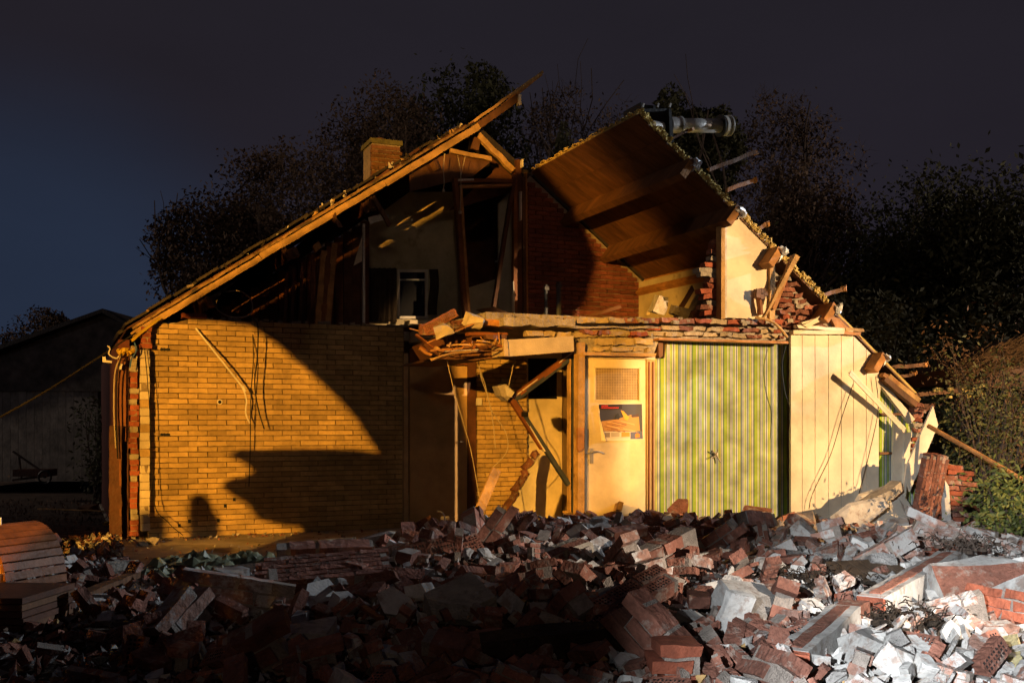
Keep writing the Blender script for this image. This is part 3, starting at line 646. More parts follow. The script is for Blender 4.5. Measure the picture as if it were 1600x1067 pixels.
# ragged brick gable bit right of it
GB = part('ragged_gable_brickwork', house, P(1250, 490, -2.7)); rn = random.Random(9)
sa, _ = on_t(1212, 450, -2.7); sb, _ = on_t(1330, 500, -2.7)
s2, z2 = on_t(1212, 520, -2.7)
b = MB(); b.prism([H(sa, -2.66, z2 - .02), H(sb - .25, -2.66, z2 - .02), H(sa + .75, -2.66, zr(sa + .75) - .08), H(sa, -2.66, zr(sa) - .12)], V * .08); b.build('mortar_bed', conc, GB)
z = z2
while z < 3.5:
    s = sa + rn.uniform(0, .1)
    while s < min(sb - .1, (4.73 - z) / .755 + 4.88 - .22):
        w = rn.choice([.1, .2, .2, .15]); bb = MB(); bb.bar(H(s, -2.68 + rn.uniform(-.02, .02), z), H(s + w, -2.68 + rn.uniform(-.02, .02), z), .09, .05, rough=.035, seed=rn.randrange(9999))
        bb.build('brick', rn.choice([rub_red, red, conc, rub_red]), GB); s += w + .015
    z += .0645
b = MB(); b.bar(P(1245, 398, -3.02), P(1191, 500, -2.86), .07, .04, V, w2=.02, rough=.01, seed=2); b.build('split_lath', wood, house)
b = MB(); b.bar(P(1240, 400, -2.98), P(1208, 482, -2.84), .05, .05, V, rough=.01, seed=3); b.build('purlin_strut', owood, house)
b = MB(); b.tube(cpath([P(1180, 496, -2.86), P(1200, 500, -2.92), P(1216, 510, -2.95), P(1230, 527, -2.93)]), .016, 6); b.build('bent_strip', wood, house)
b = MB(); b.tube(cpath([P(1188, 492, -2.85), P(1186, 470, -2.87), P(1182, 460, -2.9)]), .035, 8); b.build('pipe_stub', swood, house)
for k in range(5):
    b = MB(); a = k * 1.3; p = P(1188 + 6 * math.cos(a), 459 + 5 * math.sin(a), -2.9); b.box(p, U * .03, V * .03, Z * .028); b.build('stub_fitting', bwood, house)

# ---- floor slab between the storeys, torn along its front
sl, zt = on_t(790, 499, -2.8); sr, _ = on_t(1245, 520, -2.8); FS = part('upper_floor_slab', house, H(4.5, -1.4, 2.45))
b = MB(); b.hbox(3.15, sr + .05, -2.62, -.02, 2.36, 2.5); b.build('floor_deck', conc, FS)
def row(xa, xb, ya, yb, hpx, w, mats, t=-2.8, seed=0, d=.11, rough=.02, gap=.014, name='brick'):
    rn = random.Random(seed); x = xa; f = lambda x: ya + (yb - ya) * (x - xa) / (xb - xa)
    while x < xb - 4:
        ww = w * rn.uniform(.75, 1.1); x2 = min(x + ww, xb); sa, z = on_t(x, f(x), t); sb, z_ = on_t(x2, f(x2), t)
        hh = hpx / 148 * rn.uniform(.88, 1.08); o = rn.uniform(-.025, .02); bb = MB(); bb.bar(H(sa + gap / 2, t + d / 2 + o, z + rn.uniform(-.006, .006)), H(sb - gap / 2, t + d / 2 + o, z_ + rn.uniform(-.006, .006)), d, hh - gap * .7, rough=rough, seed=rn.randrange(9999))
        bb.build(name, rn.choice(mats), FS); x = x2
pal = mat('pale_floor_brick', (.46, .36, .22), .9, .25, 9, .7, 50, obj_var=.25, c2=(.27, .2, .13), cover=.6)
row(876, 1225, 500, 503, 9, 28, [pal, rub_red, red, rub_red], seed=1)
row(820, 1000, 521, 523, 9, 24, [pal, pal, pal, red], seed=2)
row(912, 1020, 519, 522, 8, 27, [red, pal, rub_red], seed=3, t=-2.84)
row(1012, 1225, 512, 517, 8, 26, [pal, rub_red, red, pal], seed=4, t=-2.8)
row(1012, 1225, 521, 526, 7, 28, [pal, pal, rub_red], seed=5, t=-2.8)
row(930, 1020, 533, 534, 11, 28, [pal], seed=6, t=-2.8)
row(928, 1016, 545, 546, 8, 30, [pal], seed=7, t=-2.79)
b = MB(); b.pxprism([(905, 513), (1235, 518), (1235, 532), (1030, 530), (1022, 552), (908, 552)], -2.74, -2.62); b.build('mortar_backing', conc, FS)
rn = random.Random(31); xs = list(range(787, 1046, 14))
top = [(x, 497 + (x - 787) * .02 + rn.uniform(-1.5, 1.5)) for x in xs]; bot = [(x, 508 + (x - 787) * .016 + rn.uniform(-1.8, 2)) for x in reversed(xs)]
b = MB(); b.pxprism(top[:9] + bot[-9:], -2.86, -2.6); b.build('screed_slab', mat('screed', (.40, .35, .27), .95, .3, 14, 1, 50), FS)
b = MB(); b.pxprism([(x, y + 10) for x, y in top[6:]] + [(x, y + 2) for x, y in bot[:-6]], -2.83, -2.6); b.build('screed_layer', conc, FS)
b = MB(); b.pxprism([(790, 531), (793, 557), (897, 549), (896, 525)], -2.9, -2.62); LI = b.build('white_lintel', mat('lintel_paint', (.62, .52, .34), .8, .12, 4, .15, 60, c2=(.42, .31, .17), cover=.62), FS)
b = MB(); b.pxprism([(787, 529), (793, 531), (795, 557), (788, 556)], -2.93, -2.6); b.build('lintel_end', pal, LI)
b = MB(); b.pxprism([(1030, 528), (1232, 533), (1232, 537), (1030, 531)], -2.86, -2.72); b.build('ceiling_batten', owood, FS)
b = MB(); b.pxprism([(912, 550), (1026, 552), (1024, 557), (912, 555)], -2.86, -2.7); b.build('head_plate', wood, FS)
# the drooping broken end: laths, torn ceiling strips and an added shade block
for i, (p0, p1, w, h, m, t) in enumerate((((690, 528), (752, 495), .05, .03, bwood, -2.75), ((668, 536), (752, 500), .06, .02, owood, -2.8), ((648, 522), (682, 548), .09, .03, swood, -2.5), ((750, 503), (800, 509), .1, .12, owood, -2.7), ((730, 522), (792, 523), .1, .06, swood, -2.76), ((757, 527), (790, 527), .1, .09, bwood, -2.8),
        ((672, 548), (760, 540), .05, .03, owood, -2.82), ((700, 540), (790, 536), .05, .03, wood, -2.8), ((725, 543), (795, 538), .06, .025, bwood, -2.85), ((672, 560), (735, 548), .05, .02, wood, -2.9), ((735, 548), (792, 547), .05, .02, bwood, -2.88), ((655, 545), (672, 555), .05, .05, owood, -2.6), ((680, 544), (690, 552), .06, .07, wood, -2.75),
        ((700, 520), (703, 545), .05, .05, bwood, -2.6), ((712, 522), (714, 545), .03, .05, dwood, -2.6), ((640, 514), (665, 520), .03, .02, owood, -2.4), ((777, 540), (792, 546), .08, .05, swood, -2.85), ((695, 550), (745, 546), .05, .012, cut, -2.93), ((745, 532), (766, 534), .05, .03, wood, -2.9))):
    b = MB(); b.bar(P(*p0, t), P(*p1, t), w * .8, h * .55, None, rough=.012, seed=i); b.build('broken_lath', m, FS)
b = MB(); b.tube(cpath([P(673, 563, -2.92), P(690, 556, -2.93), P(712, 551, -2.93), P(745, 548, -2.9)]), .012, 6); b.build('curved_trim', wood, FS)
b = MB(); b.pxprism([(700, 556), (792, 549), (792, 558), (740, 563), (690, 561)], -2.6, -1.2); b.build('torn_ceiling', bwood, FS)
b = MB(); b.pxprism([(662, 538), (700, 522), (792, 520), (792, 553), (676, 560)], -2.5, -2.1); b.build('shade_block', dwood, FS)  # dark block added to shade the recess and darken the broken tip
rn = random.Random(41)
for i in range(14):
    x = rn.uniform(655, 780); y = 548 - (x - 655) * .1 + rn.uniform(-8, 8); sz = rn.uniform(.012, .03)
    o = inst('wood_chip', lump_mesh('chip', [rn.choice([owood, wood, swood])] * 2, i + 60, sz * 4, sz * .8, sz * .4, 0, 0), P(x, y, -2.8 - rn.random() * .1), (rn.random() * 6,) * 3, FS)
b = MB()                                              # grit lying on the torn edge
for i in range(160):
    x = rn.uniform(790, 1235); p = P(x, 497 + (x - 787) * .015 + rn.uniform(-3, 4), -2.75 + rn.uniform(-.1, .3)); sz = rn.uniform(.008, .028)
    b.box(p, U * sz * 1.4, V * sz, Z * sz * .8)
b.build('edge_grit', conc, FS, kind='stuff')
b = MB(); b.hbox(-.1, 3.2, .12, 5.9, 2.40, 2.52); b.hbox(3.2, 8.3, .14, 5.9, 2.40, 2.5); b.build('rear_floor_deck', conc, FS)

# ---- ground floor middle: flush door, post, recess wall
b = MB(); b.pxprism([(631, 552), (638, 552), (638, 850), (631, 850)], -.05, .1); b.build('door_post', mat('pale_post', (.50, .35, .18), .7, .2, 5), house)
b = MB(); b.pxprism([(640, 572), (730, 572), (730, 850), (640, 850)], .03, .075); FD = b.build('flush_door', mat('ochre_door', (.50, .33, .15), .6, .1, 3, .1), house)
b = MB(); b.tube([P(724, 690, .03), P(724, 690, -.03), P(718, 690, -.05)], .009, 6); b.build('handle', steel, FD)
b = MB(); b.pxprism([(640, 545), (745, 545), (745, 570), (640, 570)], .04, .12); b.build('door_head', swood, house)
b = MB(); b.pxprism([(731, 545), (744, 545), (744, 850), (731, 850)], .02, .12); b.build('dark_jamb', dwood, house)
b = MB(); sx, _ = on_t(745, 600, .028); sy, _ = on_t(822, 600, .028); b.hbox(sx, sy, .028, .13, 0, 2.40); RB = b.build('recess_brick_wall', mortar_y, house)
lay_bricks(RB, ykit, sx, sy, 0, 2.38, .026, lambda s, z: True, name='brick', rn=random.Random(9), limit=200, stuffmat=yel)
b = MB(); b.pxprism([(745, 622), (753, 622), (753, 633), (745, 633)], -.03, 0); b.build('light_switch', whitep, house)
b = MB(); b.pxprism([(822, 545), (879, 545), (879, 848), (822, 848)], .10, .14); ID = b.build('inner_door', cream, house)
b = MB(); b.pxprism([(826, 560), (870, 560), (870, 623), (826, 623)], .085, .1); b.build('pane', glassd, ID)
b = MB(); b.tube([P(825, 690, .1), P(825, 690, .04), P(831, 690, .03)], .008, 6); b.box(P(825, 692, .095), U * .012, V * .005, Z * .09); b.build('handle', steel, ID)
b = MB(); b.pxprism([(880, 545), (905, 545), (905, 848), (880, 848)], .06, .1); b.build('hall_panel', mat('hall_panel', (.16, .11, .06), .7, .2, 3), house)
b = MB(); b.hbox(5.75, 5.9, -2.6, 0, 0, 2.36); b.build('hall_side_wall', wallcream, house)
# torn white wall stub
b = MB(); b.pxprism([(845, 708), (838, 748), (836, 806), (796, 806), (803, 782), (806, 768), (822, 742), (820, 730), (835, 714)], -.45, -.38); SB = b.build('torn_wall_stub', mat('white_stub', (.72, .66, .54), .8, .1, 5, .2), house)
rn = random.Random(2)
for (x0, y0), (x1, y1) in zip([(841, 706), (834, 716), (821, 732), (823, 742), (806, 766), (803, 780)], [(834, 716), (821, 732), (822, 744), (806, 766), (803, 782), (784, 806)]):
    b = MB(); b.bar(P(x0 - 3, y0, -.46), P(x1 - 3, y1, -.46), .07, .07, V, rough=.03, seed=x0); b.build('torn_brick_edge', rub_red, SB)
# post and steel frame by the door
b = MB(); b.pxprism([(904, 535), (914, 535), (913, 850), (903, 850)], -2.85, -2.74); b.build('door_side_post', wood, house)
b = MB(); b.pxprism([(903, 668), (913, 668), (913, 700), (905, 706), (903, 700)], -2.89, -2.85); b.build('post_patch', owood, house)
FRM = part('bent_steel_frame', house, P(890, 800, -2.5))
for (p0, p1, w, m) in (((896, 800), (896, 555), .05, bluesteel), ((889, 800), (889, 560), .02, wood), ((800, 622), (896, 551), .055, swood), ((801, 627), (895, 557), .045, bluesteel), ((799, 622), (893, 551), .012, cut), ((802, 624), (888, 757), .045, bluesteel), ((795, 618), (848, 700), .06, swood), ((798, 620), (850, 705), .014, cut)):
    b = MB(); b.bar(P(*p0, -2.5), P(*p1, -2.5), .06, w, V.cross(P(*p1, -2.5) - P(*p0, -2.5)), rough=.003, seed=p0[0]); b.build('frame_bar', m, FRM)
b = MB(); b.pxprism([(778, 603), (790, 600), (804, 612), (798, 620), (793, 626), (783, 618)], -2.62, -2.46); b.build('broken_block', conc, FRM)
b = MB(); b.pxprism([(790, 603), (804, 613), (799, 621), (792, 618)], -2.64, -2.61); b.build('block_face', cut, FRM)
b = MB(); b.box(P(820, 647, -2.56), U * .03, V * .02, Z * .025); b.build('bracket', black, FRM)

# ---- the glazed door and its frame
DF = part('door_frame', house, P(965, 800, -2.72))
b = MB(); b.pxprism([(914, 553), (1024, 556), (1024, 562), (1019, 562), (1010, 561), (918, 559), (918, 850), (914, 850)], -2.74, -2.6); b.build('frame', cream, DF)
b = MB(); b.pxprism([(1011, 562), (1024, 562), (1024, 850), (1011, 850)], -2.72, -2.6); b.build('jamb', mat('jamb', (.50, .38, .2), .7, .15, 4), DF)
for px in (1014, 1020):
    b = MB(); b.pxprism([(px, 565), (px + 1.6, 565), (px + 1.6, 850), (px, 850)], -2.735, -2.715); b.build('weather_strip', swood, DF)
b = MB(); D0 = -2.70
for q in ([(918, 559), (1009, 561), (1009, 575), (918, 575)], [(918, 575), (931, 575), (931, 626), (918, 626)], [(999, 575), (1009, 575), (1009, 626), (999, 626)], [(918, 626), (1009, 626), (1009, 850), (918, 850)]): b.pxprism(q, D0, D0 + .04)
GD = b.build('glazed_door', cream, house)
for q in ([(929, 573), (1001, 574), (1001, 576), (929, 575)], [(929, 624), (1001, 625), (1001, 627), (929, 626)], [(929, 573), (931, 573), (931, 627), (929, 627)], [(999, 573), (1001, 573), (1001, 627), (999, 627)]):
    b = MB(); b.pxprism(q, D0 - .008, D0); b.build('glazing_bead', cream, GD)
b = MB(); b.pxprism([(931, 575), (999, 575), (999, 626), (931, 626)], D0 + .018, D0 + .024); PN = b.build('pane', meshg, GD)
b = MB()
for k in range(26): x = 932 + k * 2.6; b.pxprism([(x, 576), (x + .8, 576), (x + .8, 625), (x, 625)], D0 + .014, D0 + .018)
for k in range(20): y = 577 + k * 2.5; b.pxprism([(931, y), (999, y), (999, y + .9), (931, y + .9)], D0 + .012, D0 + .0175)
b.build('wire_grid', mat('wire_grid', (.5, .38, .22), .5, .2, 9), PN, kind='stuff')
b = MB(); b.pxprism([(921.5, 700), (927, 700), (927, 724), (921.5, 724)], D0 - .008, D0); HD = b.build('handle_plate', steel, GD)
b = MB(); b.tube(cpath([P(924, 707, D0 - .01), P(924, 707, D0 - .05), P(932, 705, D0 - .055), P(943, 708, D0 - .05)]), .008, 7); b.tube([P(924, 707, D0 - .03), P(915, 709, D0 - .045)], .006, 6); b.build('lever', steel, HD)
# poster
PO = thing('poster', P(970, 660, D0 - .01), 'landscape poster with orange field and red title taped to the glazed door', 'poster')
rn = random.Random(4)
b = MB(); b.pxprism([(934, 631), (1005, 629), (1006, 687), (940, 688.5), (937, 655)], D0 - .0105, D0 - .008); b.build('poster_sheet', flat('paper', (.75, .68, .55)), PO)
def pr(q, c, d, nm='print'): 
    b = MB(); b.pxprism(q, D0 - .011 - d, D0 - .0105 - d); b.build(nm, flat('ink_%d_%d_%d' % tuple(int(99 * v) for v in c), c), PO)
pr([(936, 632), (1003, 631), (1004, 674), (939, 674), (938, 655)], (.05, .05, .075), 0, 'printed_sky')
pr([(939, 658), (962, 655), (985, 648), (998, 650), (1000, 673), (940, 673.5)], (.50, .27, .07), .0006, 'printed_field')
for k in range(13):
    x = rn.uniform(941, 975); y = rn.uniform(657, 671); pr([(x, y), (x + 22, y + 4 + k * .15), (x + 22, y + 4.9 + k * .15), (x, y + .8)], rn.choice([(.28, .13, .03), (.75, .5, .2), (.2, .09, .04)]), .0012 + k * .0001, 'printed_furrow')
pr([(970, 641), (974, 642), (983, 652), (980, 657), (976, 655)], (.80, .42, .02), .0030, 'printed_plank')
pr([(960, 655), (962, 648), (966, 645), (969, 652), (967, 655)], (.02, .02, .02), .0030, 'printed_shrub')
pr([(986, 649), (998, 646), (998, 651), (988, 652)], (.07, .03, .02), .0030, 'printed_shrub')
pr([(935.5, 632), (972, 631.5), (972, 639), (936, 639)], (.025, .008, .006), .0034, 'title_block')
x = 940
for wd in (1.1, .9, 1.2, 1.0, .9, 1.1, 1.0): pr([(x, 633), (x + wd, 633), (x + wd, 635), (x, 635)], (.75, .04, .03), .0040, 'title_lettering'); x += wd + .45
x = 940
for k in range(19): wd = rn.choice([.8, 1.0, 1.15]); pr([(x, 636), (x + wd, 636), (x + wd, 638), (x, 638)], (.75, .04, .03), .0040, 'title_lettering'); x += wd + .45
pr([(940, 675), (985, 674.5), (985, 685), (942, 686)], (.62, .56, .44), .0006, 'printed_strip')
pr([(945, 676), (953, 675.5), (953, 683), (946, 683)], (.25, .2, .15), .0012, 'printed_picture'); pr([(955, 675.5), (968, 675.3), (968, 682), (955, 682.5)], (.42, .36, .25), .0012, 'printed_picture')
pr([(971, 675), (984, 674.8), (984, 682), (971, 682.5)], (.80, .28, .02), .0012, 'printed_picture')
pr([(985, 674.8), (1004, 674), (1004.5, 685.5), (985, 686)], (.09, .10, .19), .0006, 'printed_corner')
pr([(992, 680), (994, 677), (997, 676.5), (1000, 679), (999, 683), (993, 684)], (.80, .22, .02), .0012, 'orange_badge')
b = MB(); b.poly([P(934, 640, D0 - .012), P(938, 655, D0 - .05), P(947, 689, D0 - .06), P(940, 688.5, D0 - .01)], [(0, 1, 3), (1, 2, 3)]); b.build('curled_corner', flat('paper', (.75, .68, .55)), PO, fix=False)

# ---- striped wallpaper wall
b = MB(); b.pxprism([(1024, 560), (1030, 560), (1038, 560), (1043, 534), (1045, 530), (1232, 534), (1232, 850), (1024, 850)], -2.64, -2.52, 0, 1); b.build('wallpapered_wall', [striped, plaster], house)
b = MB(); b.pxprism([(1232, 530), (1237, 530), (1237, 850), (1232, 850)], -2.66, -2.5); b.build('dark_wall_edge', dwood, house)
b = MB(); b.pxprism([(1028, 530), (1036, 531), (1036, 556), (1030, 560)], -2.7, -2.6); b.build('wood_block', bwood, house)
b = MB(); b.box(P(1119, 711, -2.66), U * .02, V * .012, Z * .03); so = b.build('cable_outlet', whitep, house)
b = MB(); b.tube(cpath([P(1113, 704, -2.7), P(1119, 710, -2.68), P(1126, 722, -2.7)]), .008, 6); b.tube(cpath([P(1122, 702, -2.72), P(1118, 711, -2.68), P(1110, 716, -2.7)]), .006, 6); b.build('outlet_wires', cable, so)
# ---- pale plank wall
PW = part('pale_plank_wall', house, P(1300, 800, -2.8))
xs = [1236, 1254, 1274, 1295, 1315, 1334, 1354, 1374]
def yroof(x): s, _ = on_t(x, 500, -2.8); z = zr(s) - .05; Yd = OY + s * sN - 2.8 * cN; return HZN - (z - HC) * FPX / Yd
for i in range(len(xs) - 1):
    x0, x1 = xs[i], xs[i + 1] - .9; yt0 = max(523, yroof(x0)); yt1 = max(523, yroof(x1))
    b = MB(); b.pxprism([(x0, yt0), (x1, yt1), (x1, 850), (x0, 850)], -2.80, -2.765); b.build('plank', panelp, PW)
b = MB(); b.pxprism([(1236, 532), (1372, 588), (1372, 850), (1236, 850)], -2.76, -2.73); b.build('backing_board', swood, PW)
b = MB(); b.pxprism([(1366, 592), (1434, 660), (1430, 850), (1366, 850)], -2.7, -2.62, 0, 1); b.build('wallpapered_strip', [striped, plaster], PW)
b = MB(); b.pxprism([(1358, 575), (1376, 590), (1430, 655), (1422, 662), (1376, 602), (1374, 640), (1358, 640)], -2.79, -2.74); b.build('gable_infill', panelp, PW)
for y in (645, 706):
    b = MB(); b.pxprism([(1374, y), (1423 if y < 700 else 1396, y), (1423 if y < 700 else 1396, y + 4), (1374, y + 4)], -2.78, -2.72); b.build('rail', bwood, PW)
b = MB(); b.pxprism([(1397, 655), (1412, 676), (1410, 800), (1394, 800)], -2.80, -2.77); b.build('plank', panelp, PW)
b = MB(); b.pxprism([(1413, 676), (1424, 675), (1416, 800), (1410.5, 800)], -2.81, -2.78); b.build('plank', panelp, PW)
b = MB(); b.bar(P(1328, 582, -3.02), P(1415, 674, -2.86), .012, .075, None); b.bar(P(1328, 582, -3.0), P(1415, 674, -2.84), .05, .01, None); b.build('dangling_lath', panelp, PW)
# cornice bits
for (x0, y0, x1, y1, h, m) in ((1237, 519, 1316, 520, 6, cream), (1243, 511, 1330, 516, 5, panelp), (1250, 505, 1300, 492, 3, cream), (1318, 515, 1348, 516, 5, wood), (1316, 520, 1342, 522, 5, owood)):
    b = MB(); b.bar(P(x0, y0, -2.84), P(x1, y1, -2.84), .07, h / 135, None, rough=.012, seed=x0); b.build('cornice_strip', m, house)
b = MB(); b.pxprism([(1255, 508), (1292, 488), (1297, 494), (1262, 512)], -2.9, -2.86); b.build('torn_cornice', cream, house)
b = MB(); b.pxprism([(1296, 492), (1318, 500), (1348, 530), (1340, 522), (1310, 520)], -2.8, -2.75); b.build('gable_board', owood, house)
# eaves end: boards and brick corner
for (x0, y0, x1, y1, w, m) in ((1386, 588, 1434, 626, .06, wood), (1380, 592, 1428, 632, .07, bwood), (1378, 585, 1402, 600, .05, owood)):
    b = MB(); b.bar(P(x0, y0, -2.84), P(x1, y1, -2.84), .08, w, None, rough=.01, seed=x0); b.build('eaves_board', m, house)
EC = part('eaves_corner_brickwork', house, P(1434, 700, -2.7)); rn = random.Random(17)
for k in range(17):
    y = 634 + k * 7.6; xj = rn.uniform(-2, 3); bb = MB(); bb.bar(P(1424 + xj, y, -2.7), P(1439 + xj, y, -2.7), .1, .048, None, rough=.03, seed=k); bb.build('brick', rn.choice([red, red, rub_red, conc]), EC)
b = MB(); b.bar(P(1431, 632, -2.62), P(1427, 770, -2.62), .07, .06, V, rough=.02); b.build('mortar_core', conc, EC)
b = MB(); b.pxprism([(1432, 632), (1462, 630), (1460, 640), (1434, 645)], -2.5, -2.3); b.build('gutter_piece', dwood, house)
# side wall beyond (dark) and body of the house behind
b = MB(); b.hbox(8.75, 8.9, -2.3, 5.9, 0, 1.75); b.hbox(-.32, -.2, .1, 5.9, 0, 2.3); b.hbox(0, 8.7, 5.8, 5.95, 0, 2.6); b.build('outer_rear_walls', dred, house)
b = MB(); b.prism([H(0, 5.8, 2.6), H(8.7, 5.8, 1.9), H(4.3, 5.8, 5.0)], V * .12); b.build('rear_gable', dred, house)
# ---- chimney
cs0, cz0 = on_t(580, 276, 2.0); cs1, cz1 = on_t(628, 222, 2.0)
b = MB(); b.hbox(cs0 + .02, cs1 - .02, 2.02, 2.5, cz0 - .5, cz1 - .02); CH = b.build('chimney', mortar, house)
kc = brick_kit(mat('chimney_brick', (.16, .075, .035), .9, .3, 9, .6, 50, obj_var=.25), D=.06)
lay_bricks(CH, kc, cs0, cs1, cz0 - .15, cz1 - .08, 2.03, lambda s, z: True, name='brick', rn=random.Random(21))
b = MB(); b.hbox(cs0 - .01, cs1 + .01, 1.99, 2.53, cz1 - .06, cz1 + .01); b.build('chimney_cap', mat('mossy_cap', (.13, .12, .045), .95, .4, 9, .8, 30), CH)
b = MB(); b.tube([H((cs0 + cs1) / 2 - .03, 2.25, cz1), H((cs0 + cs1) / 2 - .03, 2.25, cz1 + .08)], .07, 12); b.build('chimney_pot', dwood, CH)
# hanging cords upstairs
for (pts, r) in (([(695, 240), (693, 262), (694, 285), (693, 296)], .006), ([(715, 243), (718, 258), (720, 275), (720, 300), (719, 330)], .005), ([(727, 244), (723, 262), (720, 275)], .005)):
    b = MB(); b.tube(cpath([P(x, y, -.2) for x, y in pts]), r, 5); c = b.build('ceiling_cord', cable, None, P(*pts[0], -.2)); tag(c, 'pale cord hanging under the broken collar beam, %s' % ({.006: 'the one ending in a lamp holder'}.get(r, 'one of the pair forming a fork') ), 'cord', 'cords hanging from the attic collar beam')
    if pts[-1][1] != 275:
        bb = MB(); bb.tube([P(pts[-1][0], pts[-1][1], -.2), P(pts[-1][0], pts[-1][1] + 4, -.2)], .02, 8); bb.build('lamp_holder', cable, c)
#==END2==
# ================================================================== THINGS LEANING ON AND LYING BY THE HOUSE
def solo(mb, name, m, origin, label, cat, group=None, **k):
    o = mb.build(name, m, None, origin, **k); return tag(o, label, cat, group)
# conduit and cables on the yellow wall
b = MB(); b.tube(cpath([P(306, 513, -.05), P(345, 562, -.22), P(380, 606, -.2)]), .011, 6); b.tube(cpath([P(380, 606, -.2), P(385, 625, -.18), P(384, 645, -.16), P(390, 661, -.15)]), .009, 6)
b.tube([P(379, 603, -.2), P(383, 612, -.2)], .02, 8)
solo(b, 'plastic_conduit', whitep, P(306, 513, -.05), 'pale plastic conduit hanging slantwise down the yellow brick wall', 'conduit')
b = MB(); b.tube(cpath([P(394, 500, .1), P(396, 560, -.12), P(392, 620, -.14), P(391, 700, -.12), P(389, 760, -.1)]), .006, 5)
solo(b, 'hanging_cable', cable_d, P(394, 500, 0), 'thin dark cable hanging straight down the yellow brick wall', 'cable')
b = MB(); b.tube(cpath([P(394, 497, .1), P(403, 510, -.2), P(402, 560, -.24), P(398, 600, -.25), P(404, 640, -.2), P(413, 670, -.18)]), .008, 5)
solo(b, 'hanging_cable', cable_d, P(394, 500, -.1), 'thicker dark cable dangling with a kink beside the thin one on yellow brick', 'cable')
b = MB(); b.tube(cpath([P(340, 468, .3), P(338, 482, .2), P(360, 495, .1), P(390, 492, .1), P(393, 470, .2), P(375, 455, .3), P(352, 456, .35)]), .008, 5)
solo(b, 'coiled_cable', cable, P(360, 495, .1), 'loop of cable lying on top of the yellow brick wall', 'cable')
b = MB(); b.tube(cpath([P(226, 545, -.2), P(234, 640, -.2), P(240, 780, -.2), P(262, 815, -.25), P(286, 836, -.3)]), .005, 5)
solo(b, 'hanging_cable', cable_d, P(286, 836, -.3), 'thin cable sagging down the pale block end of the cavity wall', 'cable')
# cable bundle at the eaves, with roof wires
for i, (pts, c, lab) in enumerate((([(192, 552), (180, 580), (178, 640), (181, 700)], cable, 'tan cable hanging from the eaves beside the broken brick leaf'),
        ([(192, 548), (183, 590), (182, 650), (184, 716)], cable_d, 'dark cable in the bundle hanging from the eaves'),
        ([(210, 535), (213, 548), (206, 560), (203, 575)], mat('blue_cable', (.05, .12, .3), .5, .2, 5), 'short blue cable end curling at the broken eaves'),
        ([(168, 540), (172, 545), (170, 553), (181, 560), (186, 556)], whitep, 'small white bent wire sticking out past the eaves'))):
    b = MB(); b.tube(cpath([P(x, y, -.2 - .03 * i) for x, y in pts]), .008, 5); solo(b, 'eaves_cable', c, P(*pts[0], -.2), lab, 'cable')
b = MB()
for k in range(7): b.bar(P(183 + k * 3, 545 + (k * 7) % 9, -.25), P(188 + k * 3, 553 - (k * 5) % 8, -.22), .03, .035, rough=.03, seed=k)
solo(b, 'junction_box', ochre, P(190, 550, -.2), 'small broken brass coloured junction box dangling at the eaves', 'junction box')
b = MB(); b.pxprism([(160, 557), (165, 557), (166, 563), (175, 564), (175, 567), (160, 566)], -.3, -.28); solo(b, 'gutter_bracket', whitep, P(165, 560, -.3), 'white gutter bracket end beside the hanging eaves cables', 'bracket')
b = MB(); b.pxprism([(186, 568), (193, 569), (191, 578), (184, 576)], -.15, -.08); solo(b, 'downpipe_clip', whitep, P(188, 572, -.1), 'pale clip hanging above the brown corner post', 'clip')
b = MB(); b.tube(cpath([Q(-30, 668, 10.5), Q(60, 618, 10.8), Q(130, 574, 11.2), P(212, 520, -.1)]), .010, 5)
solo(b, 'overhead_cable', cable_d, Q(60, 618, 10.8), 'long dark cable stretched from the eaves down past the shed', 'cable')
b = MB(); b.bar(P(205, 532, -.2), P(250, 497, -.1), .03, .03, rough=.01); solo(b, 'bent_rail', ochre, P(205, 532, -.2), 'short yellow rail sticking out under the eaves end', 'rail')
# cables in the recess
for pts, lab in (([(697, 557), (712, 620), (735, 700), (752, 790), (766, 820)], 'pale cable slanting from the torn ceiling towards the leaning lath'),
                 ([(747, 552), (749, 575), (758, 600), (768, 640), (790, 675), (792, 705), (770, 730)], 'looping pale cable in front of the recess brick wall'),
                 ([(746, 552), (752, 590), (764, 625), (771, 665), (774, 700)], 'straighter pale cable in front of the recess brick wall'),
                 ([(805, 556), (800, 580), (795, 603)], 'thin cable between white lintel and broken block')):
    b = MB(); b.tube(cpath([P(x, y, -2.3) for x, y in pts]), .005, 5); solo(b, 'recess_cable', cable, P(*pts[0], -2.3), lab, 'cable')
for pts, lab in (([(1333, 600), (1316, 650), (1298, 710), (1270, 770), (1264, 795)], 'longer dark cable trailing down the pale plank wall'),
                 ([(1368, 588), (1372, 640), (1360, 700), (1345, 760), (1335, 795)], 'shorter dark cable hanging near the striped strip of the plank wall'),
                 ([(1228, 540), (1222, 570), (1226, 610), (1234, 640), (1232, 680)], 'black cable along the dark edge of the striped wallpaper')):
    b = MB(); b.tube(cpath([P(x, y, -2.86) for x, y in pts]), .005, 5); solo(b, 'wall_cable', cable_d, P(*pts[0], -2.86), lab, 'cable')
